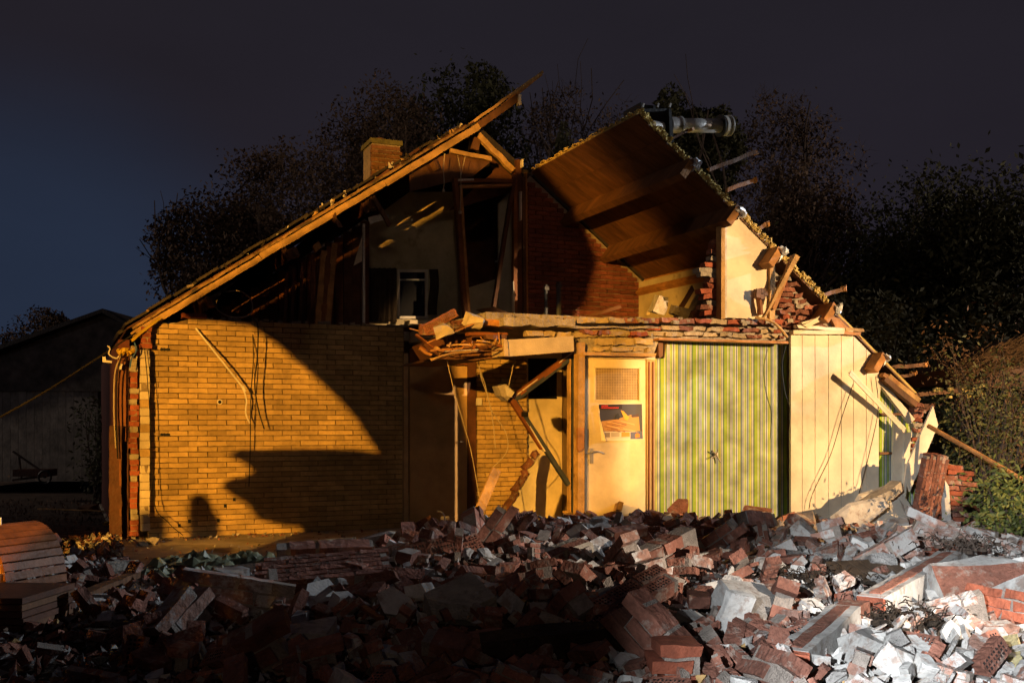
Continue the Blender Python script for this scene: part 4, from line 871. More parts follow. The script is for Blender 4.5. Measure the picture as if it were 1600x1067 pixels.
# planks and laths
b = MB(); b.bar(P(738, 824, -3.0), P(776, 733, -2.9), .10, .03, V, rough=.005, seed=4); o = solo(b, 'leaning_lath', wood, P(738, 824, -3), 'yellow wooden lath standing aslant out of the rubble by the recess', 'lath')
b = MB(); b.bar(G(954, 812, .2) + Z * .1, Q(970, 790, 10.6), .09, .05, V, rough=.01); solo(b, 'wood_stub', wood, G(954, 812, .2), 'short wooden stub poking out below the glazed door', 'wood stub')
b = MB(); b.prism([P(1418, 752, -3.1), P(1422, 768, -3.1), P(1466, 664, -3.1), P(1458, 634, -3.1), P(1417, 728, -3.1), P(1407, 790, -3.1), P(1412, 800, -3.1)], V * .025)
solo(b, 'white_plank', panelp, P(1412, 800, -3.1), 'wide white plank leaning askew at the eaves corner', 'plank')
b = MB(); b.tube([Q(1450, 665, 12.4), Q(1530, 710, 11.9), Q(1602, 752, 11.5)], .028, 8); solo(b, 'orange_pole', owood, Q(1602, 752, 11.5), 'long orange pole slanting from the eaves corner into the bush', 'pole')
b = MB(); b.tube([Q(1505, 783, 11.9), Q(1560, 812, 11.6)], .02, 7); solo(b, 'thin_pole', dwood, Q(1560, 812, 11.6), 'thin dark pole low behind the brick remnant', 'pole')
# fallen plaster sheets and kerb by the plank wall
b = MB(); b.prism([P(1330, 806, -3.3), P(1345, 775, -3.2), P(1400, 757, -3.1), P(1424, 790, -3.1), P(1428, 830, -3.3), P(1345, 830, -3.4)], V * .05 + Z * .02); solo(b, 'plaster_sheet', plaster, P(1380, 825, -3.3), 'large pale plaster sheet slumped against the pale plank wall', 'plaster sheet')
b = MB(); b.prism([P(1300, 812, -3.5), P(1330, 790, -3.5), P(1382, 780, -3.45), P(1390, 790, -3.45), P(1350, 822, -3.6), P(1310, 835, -3.6)], V * .04 + Z * .03); solo(b, 'plaster_sheet', white_rub, P(1340, 825, -3.5), 'smaller white plaster sheet lying before the large slumped one', 'plaster sheet')
b = MB(); b.bar(P(1320, 812, -3.35), P(1403, 758, -3.2), .16, .12, None, rough=.03, seed=8); solo(b, 'masonry_strip', conc, P(1320, 812, -3.35), 'long brown masonry strip lying over the slumped plaster sheets', 'masonry')

# brick-built fragments: bricks are children
def masonry(name, origin, ax, ay, az, nx, ny, label, cat='masonry chunk', L=.21, D=.1, T=.055, m=rub_red, face_perf=False, seed=0, mort=mortar_r, skip=.0, kit=None, bt=.012, thick=None, chip=.009):
    """bricks laid nx x ny in the plane (ax, ay) with thickness along az"""
    rn = random.Random(seed); root = thing(name, origin, label, cat)
    ax, ay, az = Vector(ax).normalized(), None or Vector(ay), Vector(az)
    ay = (ay - ax * ay.dot(ax)).normalized(); az = ax.cross(ay).normalized() * (1 if ax.cross(ay).dot(az) > 0 else -1)
    Rm = Matrix((ax, ay, ax.cross(ay))).transposed().to_4x4(); ph = (L + bt); pv = (T + bt) if not face_perf else (D + bt)
    th = thick or (D if not face_perf else T)
    core = MB(); core.box(Vector(origin), ax * (nx * ph / 2 - .02), ay * (ny * pv / 2 - .01), az * (th / 2 - .01)); core.build('mortar_bed', mort, root)
    vv = [perf_brick_mesh('perforated', m, MATS['dark_hole'], L, D, T, seed=i) if face_perf else brick_mesh('chunk', m, L, th, T, 300 + seed * 7 + i, chip) for i in range(3)]
    for j in range(ny):
        for i in range(nx):
            if rn.random() < skip: continue
            off = .5 * ph if j % 2 and ny > 1 else 0
            x = (i - (nx - 1) / 2) * ph + off * .5 - (.25 * ph if ny > 1 else 0) + rn.uniform(-.01, .01); y = (j - (ny - 1) / 2) * pv
            pos = Vector(origin) + ax * x + ay * y
            if face_perf: M = Rm
            else: M = Matrix((ax, az, ax.cross(az))).transposed().to_4x4()
            flip = face_perf and (Rm @ Vector((0, 0, 1))).dot(az) < 0
            e = (M @ (Matrix.Rotation(math.pi, 4, 'X') if flip else Matrix())).to_euler()
            inst('brick', vv[rn.randrange(3)], pos, (e.x + rn.uniform(-.03, .03), e.y + rn.uniform(-.03, .03), e.z + rn.uniform(-.03, .03)), root)
    return root
flat('dark_hole', (.02, .012, .01), .95)
def hz(px, py): # where a sight line meets the heap
    z = .1
    for _ in range(12): p = G(px, py, z); z = heap(p.x, p.y)
    return G(px, py, z)
X_, Y_ = Vector((1, 0, 0)), Vector((0, 1, 0))
# the brick remnant standing at the right, courses stepping
RM_ = thing('brick_remnant', P(1480, 800, -3.3), 'standing remnant of red brick wall with stepped torn edge', 'wall remnant'); rn = random.Random(5)
sh = [1448, 1446, 1444, 1442, 1440, 1438, 1440, 1442, 1444, 1446, 1448, 1450, 1450]; eh = [1462, 1474, 1503, 1516, 1513, 1523, 1517, 1506, 1514, 1512, 1506, 1508, 1510]
for k in range(13):
    y = 710 + k * 8.1; x = sh[k] + (6 if k % 2 else 0)
    while x < eh[k] - 4:
        x2 = min(x + 27, eh[k]); bb = MB(); bb.bar(P(x + .6, y + (x - 1440) * .07, -3.2 + rn.uniform(-.02, .02)), P(x2 - .7, y + (x2 - 1440) * .07, -3.2 + rn.uniform(-.02, .02)), .11, .053, None, rough=.015, seed=rn.randrange(999))
        bb.build('brick', rn.choice([red, rub_red]), RM_); x = x2
b = MB(); b.pxprism([(1450, 716), (1498, 728), (1508, 750), (1504, 812), (1446, 812), (1444, 740)], -3.17, -3.08); b.build('mortar_core', mortar, RM_)
cx = P(1452, 765, -3.45); masonry('leaning_brick_slab', cx, Z * .97 + U * .02 - V * .22, U, -V, 4, 7, 'upright slab of brown brick leaning before the standing brick remnant', L=.21, T=.045, D=.09, m=rub_red, seed=3, mort=mortar_r, bt=.006, thick=.085, chip=.0025)
b = MB(); b.prism([P(1474, 745, -3.42), P(1483, 760, -3.42), P(1487, 822, -3.5), P(1479, 824, -3.5)], V * .06); solo(b, 'plaster_edge', white_rub, P(1480, 820, -3.5), 'narrow white plaster strip standing between brown slab and brick remnant', 'plaster strip')
# hero chunks
masonry('fallen_masonry', hz(512, 925) + Z * .12, X_ * 1 + Y_ * .25 + Z * .05, Y_ * .9 + Z * .30 - X_ * .2, Z, 4, 6, 'big slab of collapsed brickwork with mortar smears lying flat in shadow', seed=1, thick=.16)
masonry('perforated_bar', hz(668, 900) + Z * .18, X_ * 1 + Y_ * .25 + Z * .22, Z * .8 + Y_ * .6, -Y_ + Z * .5, 2, 1, 'bar of two perforated bricks tilted up behind the collapsed brickwork slab', seed=2, face_perf=True, D=.17, L=.22)
masonry('perforated_bar', hz(728, 893) + Z * .16, X_ * 1 + Y_ * .1 + Z * .3, Z * .8 + Y_ * .5, -Y_ + Z * .5, 1, 1, 'single orange perforated brick beside the tilted two-brick bar', seed=5, face_perf=True, D=.13)
masonry('perforated_chunk', hz(985, 978) + Z * .16, X_ * .75 + Y_ * .55 + Z * .32, Y_ * .75 - X_ * .45 + Z * .35, Z - Y_ * .6, 3, 2, 'large perforated brick chunk lying diagonally in the middle of the rubble', seed=3, face_perf=True, D=.10, T=.1, thick=.1)
masonry('perforated_chunk', hz(1038, 955) + Z * .1, X_ * .2 + Y_ * .4 + Z * .9, X_ * .9 - Z * .1, -Y_, 1, 2, 'dusty perforated brick stood on end beside the diagonal perforated chunk', seed=4, face_perf=True)
masonry('perforated_chunk', hz(970, 890) + Z * .1, X_ * 1 - Z * .12, Z + Y_ * .4, -Y_, 1, 1, 'orange perforated brick facing out below the glazed door', seed=6, face_perf=True, D=.13)
masonry('perforated_chunk', hz(964, 855) + Z * .1, X_ * .6 + Y_ * .4 + Z * .6, Z * .8 - X_ * .5, -Y_, 1, 1, 'tilted perforated brick in the shaded row below the door', seed=7, face_perf=True, D=.13)
masonry('perforated_chunk', hz(1256, 1017) + Z * .08, X_ * 1 + Y_ * .3 + Z * .2, Y_ + Z * .5, Z - Y_ * .4, 1, 1, 'pink perforated brick fragment lying in the white lit rubble', seed=8, face_perf=True, D=.15)
masonry('masonry_block', G(1058, 1050, .10) + Z * .02, X_ * 1 + Y_ * .05, Z, -Y_, 1, 4, 'upright block of clean orange brick at the lower edge with mortar seam', seed=9, m=red, L=.2, T=.06, thick=.26)
masonry('brickwork_chunk', hz(1462, 882) + Z * .05, X_ * 1 + Y_ * .1 - Z * .05, Z * .6 + Y_ * .8, -Y_, 3, 3, 'row of joined brown bricks with grey joints lying behind the dark tile slab', seed=10, m=red)
masonry('brickwork_chunk', hz(1250, 948) + Z * .03, X_ * 1 + Y_ * .1 + Z * .03, Z * .7 + Y_ * .6, -Y_, 5, 1, 'long single course of red brick below the dark tile slab', seed=11, m=red)
masonry('brickwork_chunk', hz(1585, 985) + Z * .12, X_ * .7 - Y_ * .5 - Z * .1, Z * .8 + Y_ * .5, -Y_, 2, 3, 'thick brown brick chunk at the edge beside the plastered boulder', seed=12, m=red, thick=.2)
masonry('masonry_block', hz(1525, 968) + Z * .1, X_ * 1 + Y_ * .1 - Z * .15, Z * .9 + Y_ * .3, -Y_, 1, 2, 'broken bricks set in a round white plaster boulder', seed=13, m=red, L=.2, thick=.2)
masonry('masonry_block', hz(1590, 838) + Z * .05, X_ * 1 - Z * .35, Z + X_ * .3, -Y_, 1, 2, 'orange brick striped with white mortar at the heap edge by the bush', seed=14, m=red)
masonry('brickwork_chunk', hz(1330, 860) + Z * .08, X_ * .9 + Y_ * .4 + Z * .1, Y_ * .8 + Z * .5, Z, 3, 2, 'dusty pink brick slab lying between plank wall and dark tile slab', seed=15, m=rub_red)
masonry('masonry_block', hz(1225, 1003) + Z * .02, X_ * 1 + Y_ * .2, Z * .6 + Y_ * .7, -Y_, 2, 3, 'pink brick block with grey seams low in the white lit rubble', seed=16, m=rub_red)
# plaster-faced chunks and slabs (single bodies)
def big(name, px, py, dims, rot, mats, label, cat, seed, lift=.0, cuts=3, rough=.02, jit=.1):
    me = lump_mesh(name, mats, seed, *dims, cuts=cuts, sub=2, rough=rough * .45, jit=jit * .6); p = hz(px, py) + Z * (lift + dims[2] * .3)
    o = inst(name, me, p, rot); return tag(o, label, cat)
big('brown_lump', 1035, 820, (.46, .3, .30), (.2, .1, .2), [rub_red, rub_red], 'big brown brick lump standing proud against the striped wallpaper foot', 'masonry chunk', 1, .10)
big('square_lump', 1182, 832, (.3, .25, .22), (.3, .2, -.3), [rub_red, grey_rub], 'square brown brick lump tipped on its corner before the wallpaper', 'masonry chunk', 2, .08)
big('plastered_boulder', 1520, 945, (.62, .5, .34), (.2, -.1, .1), [white_rub, rub_red], 'round boulder of white plaster and brick with dry roots on top', 'masonry chunk', 3, .05, 4, .04)
big('plastered_boulder', 1165, 985, (.34, .3, .26), (.5, .2, .5), [white_rub, grey_rub], 'white plastered block with slate coloured patch beside the dark gap', 'masonry chunk', 4, .03)
big('white_block', 1400, 1035, (.36, .24, .13), (.4, .2, -.6), [white_rub, white_rub], 'smooth white block sloping down below the long white beam', 'plaster block', 5, .03)
big('white_block', 1345, 1035, (.3, .2, .18), (.3, .4, .3), [white_rub, grey_rub], 'grey white block propped beside the smooth sloping one', 'plaster block', 6, .03)
big('grey_block', 720, 975, (.36, .28, .2), (.5, -.3, .5), [conc, grey_rub], 'grey concrete block with rough broken face before the brickwork slab', 'concrete block', 7, .05)
big('grey_block', 600, 862, (.5, .14, .16), (.2, -.25, .25), [grey_rub, conc], 'dark grey kerb piece tilted behind the collapsed brickwork', 'concrete block', 8, .05)
big('grey_block', 460, 1033, (.42, .25, .22), (.1, .0, .1), [grey_rub, white_rub], 'pale grey concrete block in the dark lower part', 'concrete block', 9, .03)
big('charred_beam', 888, 1035, (.95, .2, .2), (.1, -.1, .12), [dirtd, dwood], 'thick dark earth covered beam lying at the lower edge', 'beam', 10, .04, 1, .015, .03)
big('mortar_strip', 882, 885, (.5, .14, .12), (.2, -.3, .4), [conc, rub_red], 'mortar crusted masonry strip rising from the middle of the heap', 'masonry chunk', 11, .08)
big('pipe_shard', 1225, 890, (.34, .2, .14), (.2, .1, .1), [grey_rub, white_rub], 'rounded grey shard at the shade line before the striped wallpaper', 'shard', 12, .03, 5)
big('white_plaster_slab', 1145, 1000, (.16, .05, .3), (.2, .3, .2), [white_rub, white_rub], 'thin white plaster slab standing on edge beside the upright brick block', 'plaster slab', 13, .05, 2)
# long plastered beams
def beam(name, p0, p1, w, h, label, seed):
    root = thing(name, p0, label, 'beam'); b = MB(); b.bar(p0, p1, w, h, None, rough=.012, seed=seed); b.build('plastered_body', white_rub, root)
    d = (p1 - p0).normalized(); b = MB(); b.bar(p0 - d * .03, p0 + d * .02, w * .96, h * .9, None, rough=.02, seed=seed + 1); b.build('brick_end', red, root)
    b = MB(); b.bar(p0 + Z * h * .5 + d * .05, p1 + Z * h * .5 - d * .05, w * .42, .02, None, rough=.01, seed=seed + 2); b.build('brick_face', rub_red, root)
    b = MB(); b.bar(p1 - d * .02, p1 + d * .22, w * .8, h * .7, None, rough=.02, seed=seed + 3); b.build('brick_tail', rub_red, root)
    rn = random.Random(seed)
    for k in range(3): b = MB(); q = p0 + Z * rn.uniform(-.04, .04); b.tube(cpath([q, q - d * .14 + Z * rn.uniform(-.05, .03), q - d * .26 - Z * rn.uniform(0, .06)]), .005, 5); b.build('reinforcing_wire', black, root)
beam('plastered_beam', hz(1362, 985) + Z * .14, hz(1508, 905) + Z * .20, .17, .15, 'long white plastered brick beam lying diagonally on the lit rubble', 4)
beam('plastered_beam', hz(1238, 1062) + Z * .08, hz(1322, 1002) + Z * .15, .17, .14, 'shorter grey plastered beam pointing at the end of the long one', 14)
# dark ridged tile slab
TS = thing('ridged_tile_slab', hz(1362, 930), 'dark brown ridged ceramic slab lying flat among white rubble', 'tile slab')
c = hz(1362, 920) + Z * .12; ax = (X_ + Y_ * .12 + Z * .03).normalized(); ay = (Y_ - X_ * .25 + Z * .28).normalized()
tm = mat('ridged_ceramic', (.13, .085, .055), .5, .3, 9, .4, 40)
for k in range(6):
    b = MB(); b.box(c + ax * ((k - 2.5) * .085), ax * .04, ay * .19, ax.cross(ay) * .022); b.build('tile', tm, TS)
b = MB(); b.box(c - ay * .2 - Z * .02, ax * .26, ay * .015, Z * .035); b.build('tile_lip', dred, TS)
b = MB(); q = hz(1428, 925) + Z * .12
for k in range(14):
    a0, a1 = k * math.pi / 7, (k + 1) * math.pi / 7; f = lambda a: q + X_ * .07 * math.cos(a) + (Z * .7 + Y_ * .7) * .05 * math.sin(a); b.tube([f(a0), f(a1)], .012, 6)
solo(b, 'rubber_ring', black, q, 'small black rubber ring at the end of the ridged slab', 'ring')
# sticks and wires in the heap
for i, (p0, p1, w, m, lab) in enumerate((((1155, 880), (1045, 905), .035, cut, 'pale trim lath lying across the middle rubble'), ((520, 945), (595, 1003), .04, swood, 'curved brown strip sliding off the brickwork slab'), ((1260, 845), (1285, 870), .03, owood, 'small orange lath among shaded rubble'),
        ((480, 866), (556, 862), .03, cable, 'thin rail lying on the swept concrete'), ((60, 808), (190, 815), .03, wood, 'long pale lath lying on dark soil by the slatted reel'), ((92, 975), (210, 925), .09, bwood, 'brown board lying towards the house corner'),
        ((880, 815), (935, 812), .05, wood, 'flat wooden strip lying by the door threshold'), ((1130, 905), (1200, 880), .03, bwood, 'dark lath lying in rubble under the wallpaper'), ((1120, 868), (1165, 852), .03, cut, 'short pale lath on the shaded bricks'))):
    b = MB(); b.bar(hz(*p0) + Z * .12, hz(*p1) + Z * .14, w, w * .5, None, rough=.01, seed=i); solo(b, 'loose_lath', m, hz(*p0), lab, 'lath')
b = MB(); b.bar(G(1590, 1075, .0), Q(1582, 1004, 5.6), .075, .075, V, rough=.02, seed=3); solo(b, 'round_stake', mat('pale_bark', (.55, .47, .25), .9, .3, 8, .6), G(1590, 1075, 0), 'pale peeled wooden stake standing at the lower corner', 'stake')
b = MB(); q = hz(692, 845); b.tube(cpath([q, q + Z * .2 + X_ * .02, q + Z * .28, q + Z * .3 - X_ * .06]), .008, 6); solo(b, 'bent_rod', steel, q, 'thin bent metal rod standing in the dark rubble', 'rod')
rn = random.Random(10)
for (px, py, n, r, lab) in ((1410, 995, 150, .16, 'black clump of peaty roots below the long white beam'), (1265, 930, 90, .2, 'brown tuft of dry roots beside the ridged slab'), (1510, 915, 90, .2, 'dry grey roots draped over the plastered boulder'), (1335, 985, 60, .12, 'dark root tangle at the tip of the long beam')):
    b = MB(); q = hz(px, py) + Z * (.12 if py != 915 else .3)
    for k in range(n):
        a = q + Vector((rn.gauss(0, r), rn.gauss(0, r), rn.uniform(-.03, .05))); e_ = a + Vector((rn.uniform(-.08, .08), rn.uniform(-.08, .08), rn.uniform(-.02, .06))); b.tube([a, (a + e_) / 2 + Z * .02, e_], .004, 3, caps=False)
    for k in range(n // 3):
        a = q + Vector((rn.gauss(0, r * .8), rn.gauss(0, r * .8), rn.uniform(-.04, .02))); b.box(a, X_ * .02, Y_ * .02, Z * .012)
    tag(b.build('tangled_roots', dirtd if px != 1510 else bark, None, q, kind='stuff'), lab, 'roots')
# ------------------------------------------------------------------ generic rubble
kinds = []
pm = [perf_brick_mesh('perforated', rub_red, MATS['dark_hole'], .21, .10, .06, seed=50 + i) for i in range(2)]
protos = {'brick': [brick_mesh('rubble_brick', rub_red, .21, .10, .058, 500 + i, .010) for i in range(4)],
  'perforated_brick': pm,
  'half_brick': [block_mesh('half_brick', [rub_red, MATS['grey_mortar']], 70 + i, .19, .10, .062, chips=1 + i % 2) for i in range(8)],
  'brick_chunk': [bond_mesh('brick_chunk', [rub_red, MATS['grey_mortar']], 90 + i, 1 + i % 2, 2 + i % 3) for i in range(10)],
  'plaster_block': [block_mesh('plaster_block', [white_rub, grey_rub], 110 + i, .22, .15, .09 + .02 * (i % 3), chips=1 + i % 3, rough=.008) for i in range(9)],
  'plaster_shard': [slab_mesh('plaster_shard', [white_rub, grey_rub], 130 + i, .11, .018 + .008 * (i % 3)) for i in range(8)],
  'mortar_lump': [lump_mesh('mortar_lump', [grey_rub, white_rub], 150 + i, .17, .14, .10, cuts=5, sub=1, rough=.014, jit=.06) for i in range(7)]}
dustyp = {}
for k_ in ('brick', 'half_brick', 'brick_chunk'):
    dustyp[k_] = []
    for me_ in protos[k_]: m2_ = me_.copy(); m2_.materials[0] = dusty; dustyp[k_].append(m2_)
words_ = {'brick': ('red brick', 'brick'), 'perforated_brick': ('perforated brick', 'brick'), 'half_brick': ('broken half brick', 'brick'), 'brick_chunk': ('mortar crusted brick chunk', 'masonry chunk'),
  'plaster_block': ('white block fragment', 'plaster block'), 'plaster_shard': ('thin plaster shard', 'plaster shard'), 'mortar_lump': ('grey mortar lump', 'mortar lump')}
def zone(p):
    px = 800 + FPX * p.x / p.y; py = HZN + (HC - p.z) * FPX / p.y
    if px < 430: z = ('behind the stacked boards' if px < 215 and py < 1000 else 'beside the stacked boards' if px < 215 else 'before the crumpled plastic sheets' if py < 960 else 'by the lone white flake' if py < 1015 else 'below the lone white flake')
    elif py < 850: z = ('at the foot of the recess' if px < 900 else 'below the glazed door' if px < 1030 else 'along the striped wallpaper foot' if px < 1235 else 'along the plank wall foot' if px < 1430 else 'under the brick remnant')
    elif py < 930: z = ('around the collapsed brickwork slab' if px < 640 else 'behind the diagonal perforated chunk' if px < 850 else 'in the middle under the door' if px < 1060 else 'before the striped wallpaper' if px < 1250 else 'around the ridged slab' if px < 1430 else 'near the bush')
    else: z = ('in the black lower corner' if px < 620 else 'before the grey concrete block' if px < 850 else 'around the dark beam' if px < 1020 else 'by the upright brick block' if px < 1180 else 'around the shorter beam' if px < 1350 else 'around the long white beam' if px < 1480 else 'by the peeled stake')
    return z, px, py
rn = random.Random(2024); placed = []; cand = []
tries = 0
while len(cand) < 3800 and tries < 120000:
    tries += 1
    x, y = rn.uniform(-5.5, 6.8), rn.uniform(3.9, 12.6); s_ = (x - OX) * cN + (y - OY) * sN; t_ = -(x - OX) * sN + (y - OY) * cN
    if t_ > -2.95 and s_ > 2.9: continue
    if s_ > 8.95 and t_ > -3.5: continue
    if s_ < 3.2 and t_ > -2.0 + .35 * noise.noise(Vector((x * 2, y * 2, 0))) : continue
    if s_ < .3 and rn.random() < .75: continue
    pxx, pyy = 800 + FPX * x / y, HZN + HC * FPX / y
    if 190 < pxx < 640 and pyy < 918 + 10 * noise.noise(Vector((x * 3, y * 3, 1))) - max(0, pxx - 480) * .30: continue
    if x / y < -.30 and rn.random() < .45: continue
    k = rn.choices(list(protos), [11, 5, 16, 15, 27, 20, 14])[0] if x > 1.5 + .18 * (y - 5) else rn.choices(list(protos), [19, 8, 28, 22, 8, 7, 9])[0]
    sc = rn.choice([.4, .45, .5, .55, .6, .7, .75, .85, 1.0, 1.3 if rn.random() < .5 else .5]) 
    if k in ('brick', 'perforated_brick'): sc = rn.uniform(.92, 1.05)
    if k == 'brick_chunk' and rn.random() < .14: sc = rn.uniform(1.3, 1.7)
    r = .11 * sc; 
    if any((x - a) ** 2 + (y - b_) ** 2 < (.62 * (r + c_)) ** 2 for a, b_, c_ in placed): continue
    placed.append((x, y, r)); cand.append((sc * (1.25 if 'chunk' in k else 1) / y, x, y, k, sc))
inv = [c for c in cand if -.53 < c[1] / c[2] < .53 and HC * FPX / c[2] + HZN < 1100]
inv.sort(reverse=True); hero = set(id(c) for c in inv[:296])
groupn = {'brick': 'loose bricks in the rubble', 'half_brick': 'half bricks in the rubble', 'perforated_brick': 'perforated bricks in the rubble', 'brick_chunk': 'brick chunks in the rubble', 'plaster_block': 'plaster blocks in the rubble', 'plaster_shard': 'plaster shards in the rubble', 'mortar_lump': 'mortar lumps in the rubble'}
rest = MB(); restm = [rub_red, dusty, MATS['grey_mortar'], white_rub, grey_rub, MATS['dark_hole']]; cnt = {}
adj = ['steeply tipped', 'flat lying', 'half buried', 'askew']
for c in cand:
    _, x, y, k, sc = c; z = heap(x, y); me = rn.choice(dustyp[k] if k in dustyp and rn.random() < (.75 if x > 1.6 + .18 * (y - 5) else .12) else protos[k]); h = .05 * sc
    tilt = rn.gauss(0, .45); tilt2 = rn.gauss(0, .45); upr = rn.random() < .14
    if upr: tilt += 1.3
    rot = (tilt, tilt2, rn.random() * 6.28); p = Vector((x, y, z + h + rn.uniform(-.01, .10)))
    if id(c) in hero:
        o = inst(k, me, p, rot, None, (sc * rn.uniform(.85, 1.15), sc * rn.uniform(.85, 1.15), sc) if k not in ('brick', 'perforated_brick') else None)
        w_, cat_ = words_[k]; zn, px, py = zone(p); a_ = 'up-ended' if upr else adj[0] if abs(tilt) + abs(tilt2) > .8 else adj[1] if abs(tilt) + abs(tilt2) < .3 else 'large tilted' if sc > 1.15 else 'tilted' if sc > .8 else 'small tilted'
        tag(o, '%s %s %s' % (a_, w_, zn), cat_, groupn[k] + ' ' + zn)
    else:
        M = Matrix.Translation(p) @ Matrix.Rotation(rot[2], 4, 'Z') @ Matrix.Rotation(rot[1], 4, 'Y') @ Matrix.Rotation(rot[0], 4, 'X') @ Matrix.Scale(sc, 4)
        b0 = len(rest.v); rest.v += [M @ v.co for v in me.vertices]
        im = {0: restm.index(me.materials[0]), 1: restm.index(me.materials[1]) if len(me.materials) > 1 else 0}
        for pl in me.polygons: rest.f.append([b0 + i for i in pl.vertices]); rest.m.append(im[pl.material_index])
rest.build('rubble', restm, fix=False, kind='stuff')
# small crumbs everywhere on the heap
cr = MB(); crm = [rub_red, white_rub, grey_rub, soil, wood]
for i in range(30000):
    x, y = rn.uniform(-5.5, 6.8), rn.uniform(4.0, 12.6); s_ = (x - OX) * cN + (y - OY) * sN; t_ = -(x - OX) * sN + (y - OY) * cN
    if (t_ > -2.9 and s_ > 3.2) or (s_ > 9 and t_ > -3.4): continue
    pxx, pyy = 800 + FPX * x / y, HZN + HC * FPX / y
    if 190 < pxx < 640 and pyy < 900:
        if rn.random() > (.07 if t_ < -.35 else .4): continue
        sz = rn.uniform(.004, .02) * (1.4 if t_ > -.3 else 1); z = 0.0
    else: sz = rn.uniform(.008, .038); z = heap(x, y) + rn.uniform(0, .07)
    if s_ < 3.2 and t_ > .0: continue
    p = Vector((x, y, z + sz * .4)); q = Matrix.Rotation(rn.random() * 6.28, 3, Vector((rn.uniform(-1, 1), rn.uniform(-1, 1), rn.uniform(-1, 1))).normalized())
    a, b_, c_ = q @ Vector((sz * rn.uniform(.7, 2), 0, 0)), q @ Vector((0, sz * rn.uniform(.6, 1.4), 0)), q @ Vector((0, 0, sz * rn.uniform(.4, 1)))
    b0 = len(cr.v); cr.v += [p + a, p - a + b_ * .6, p - a * .3 - b_, p + c_ + a * .2, p - c_ * .8]
    for f in ((0, 1, 3), (1, 2, 3), (2, 0, 3), (1, 0, 4), (2, 1, 4), (0, 2, 4)): cr.f.append([b0 + j for j in f]); 
    cr.m += [rn.choices(range(5), [22 if x > 1.5 else 35, 45 if x > 1.5 else 14, 26, 10, 3])[0]] * 6
cr.build('rubble_crumbs', crm, fix=False, kind='stuff')
# lumps at the foot of the left corner
for i, (px, py, sx, m, lab) in enumerate(((228, 838, .2, conc, 'rough concrete lump at the foot of the pale block wall end'), (246, 826, .1, cb, 'small square cream block at the yellow wall foot'), (268, 838, .16, white_rub, 'flat cream fragment at the yellow wall foot'), (252, 838, .1, red, 'small red brick bit between cream fragments'), (222, 852, .14, conc, 'pale crumbling lump at the corner of the swept floor'),
        (287, 832, .12, cb, 'thin cream flake against the yellow wall'), (340, 824, .1, red, 'red brick bit lying along the yellow wall'), (236, 850, .16, conc, 'mortar lump just before the cavity wall end'), (139, 800, .22, bwood, 'dark block sitting on the soil before the shed'), (168, 820, .1, ochre, 'small yellow block on the soil by the corner'),
        (195, 905, .26, conc, 'pale broken tile lying in the dark strip'), (170, 915, .15, white_rub, 'white tile edge in the dark strip'), (190, 918, .2, red, 'red brick end at the edge of the dark strip'), (175, 965, .26, white_rub, 'grey white cornered board in the black area'), (250, 1003, .14, white_rub, 'white flake alone in the black area'), (282, 995, .1, white_rub, 'tiny white chip alone in the black area'))):
    me = lump_mesh('corner_lump', [m, m], 600 + i, sx, sx * .8, sx * .5, cuts=3, sub=1, rough=.012); o = inst('corner_lump', me, G(px, py, 0) + Z * sx * .2, (rn.uniform(-.3, .3), rn.uniform(-.3, .3), rn.random() * 6)); tag(o, lab, 'rubble lump')
# crumpled green-grey sheeting
for i, (px, py, w, lab) in enumerate(((290, 883, .45, 'crumpled green grey plastic sheet, the largest on the dark floor edge'), (335, 884, .32, 'smaller crumpled plastic sheet beside the largest one'), (262, 905, .36, 'folded plastic sheet in front of the crumpled pair'), (390, 880, .36, 'flattened plastic sheet at the shaded end of the row'), (318, 905, .3, 'dull plastic sheet tucked under the row'))):
    b = MB(); n = 12; c = G(px, py, 0); v = []
    for j in range(n):
        for k in range(n):
            x, y = (k / (n - 1) - .5) * w * 1.3, (j / (n - 1) - .5) * w; z = .03 + .14 * abs(noise.noise(Vector((x * 9, y * 9, i * 5)))) + .07 * noise.noise(Vector((x * 19, y * 19, i)))
            v.append(c + Vector((x, y, max(.004, z) * (1 if 0 < j < n - 1 and 0 < k < n - 1 else .3))))
    b.poly(v, [(j * n + k, j * n + k + 1, (j + 1) * n + k + 1, (j + 1) * n + k) for j in range(n - 1) for k in range(n - 1)]); o = b.build('plastic_sheet', sheet, None, c, fix=False); tag(o, lab, 'plastic sheet'); o.modifiers.new('thick', 'SOLIDIFY').thickness = .004

# ------------------------------------------------------------------ slatted reel and board stack at the lower edge
RL = thing('slatted_reel', Q(-10, 915, 7.0), 'half round slatted wooden reel standing on the stacked boards', 'reel')
ctr = Q(-42, 918, 7.0); rad = .32; wd = .5; dirc = Vector((.42, .91, 0)); sd = Vector((.91, -.42, 0))
for k in range(20):
    a0, a1 = math.pi * k / 20, math.pi * (k + .8) / 20; b = MB(); p = lambda a, r: ctr + sd * r * math.cos(a) + Z * (r * math.sin(a) * 1.3)
    b.prism([p(a0, rad), p(a1, rad), p(a1, rad - .02), p(a0, rad - .02)], dirc * wd); b.build('slat', swood, RL)
b = MB(); pts = [p(math.pi * k / 24, rad - .035) for k in range(25)]; b.prism(pts, dirc * .03); b.build('end_disc', owood, RL)
b = MB(); b.bar(p(.2, rad - .02) - dirc * .02, p(2.6, rad * .4) - dirc * .02, .05, .07, Z); b.bar(p(1.0, rad - .1) - dirc * .04, ctr - sd * .12 - dirc * .04, .05, .05, Z); b.build('cross_slat', bwood, RL)
for x in (-.2, .02): b = MB(); q = ctr + sd * x + Z * rad * 1.3 * .95 + dirc * .2; b.tube([q, q + Z * .07], .006, 5); b.build('steel_pin', steel, RL)
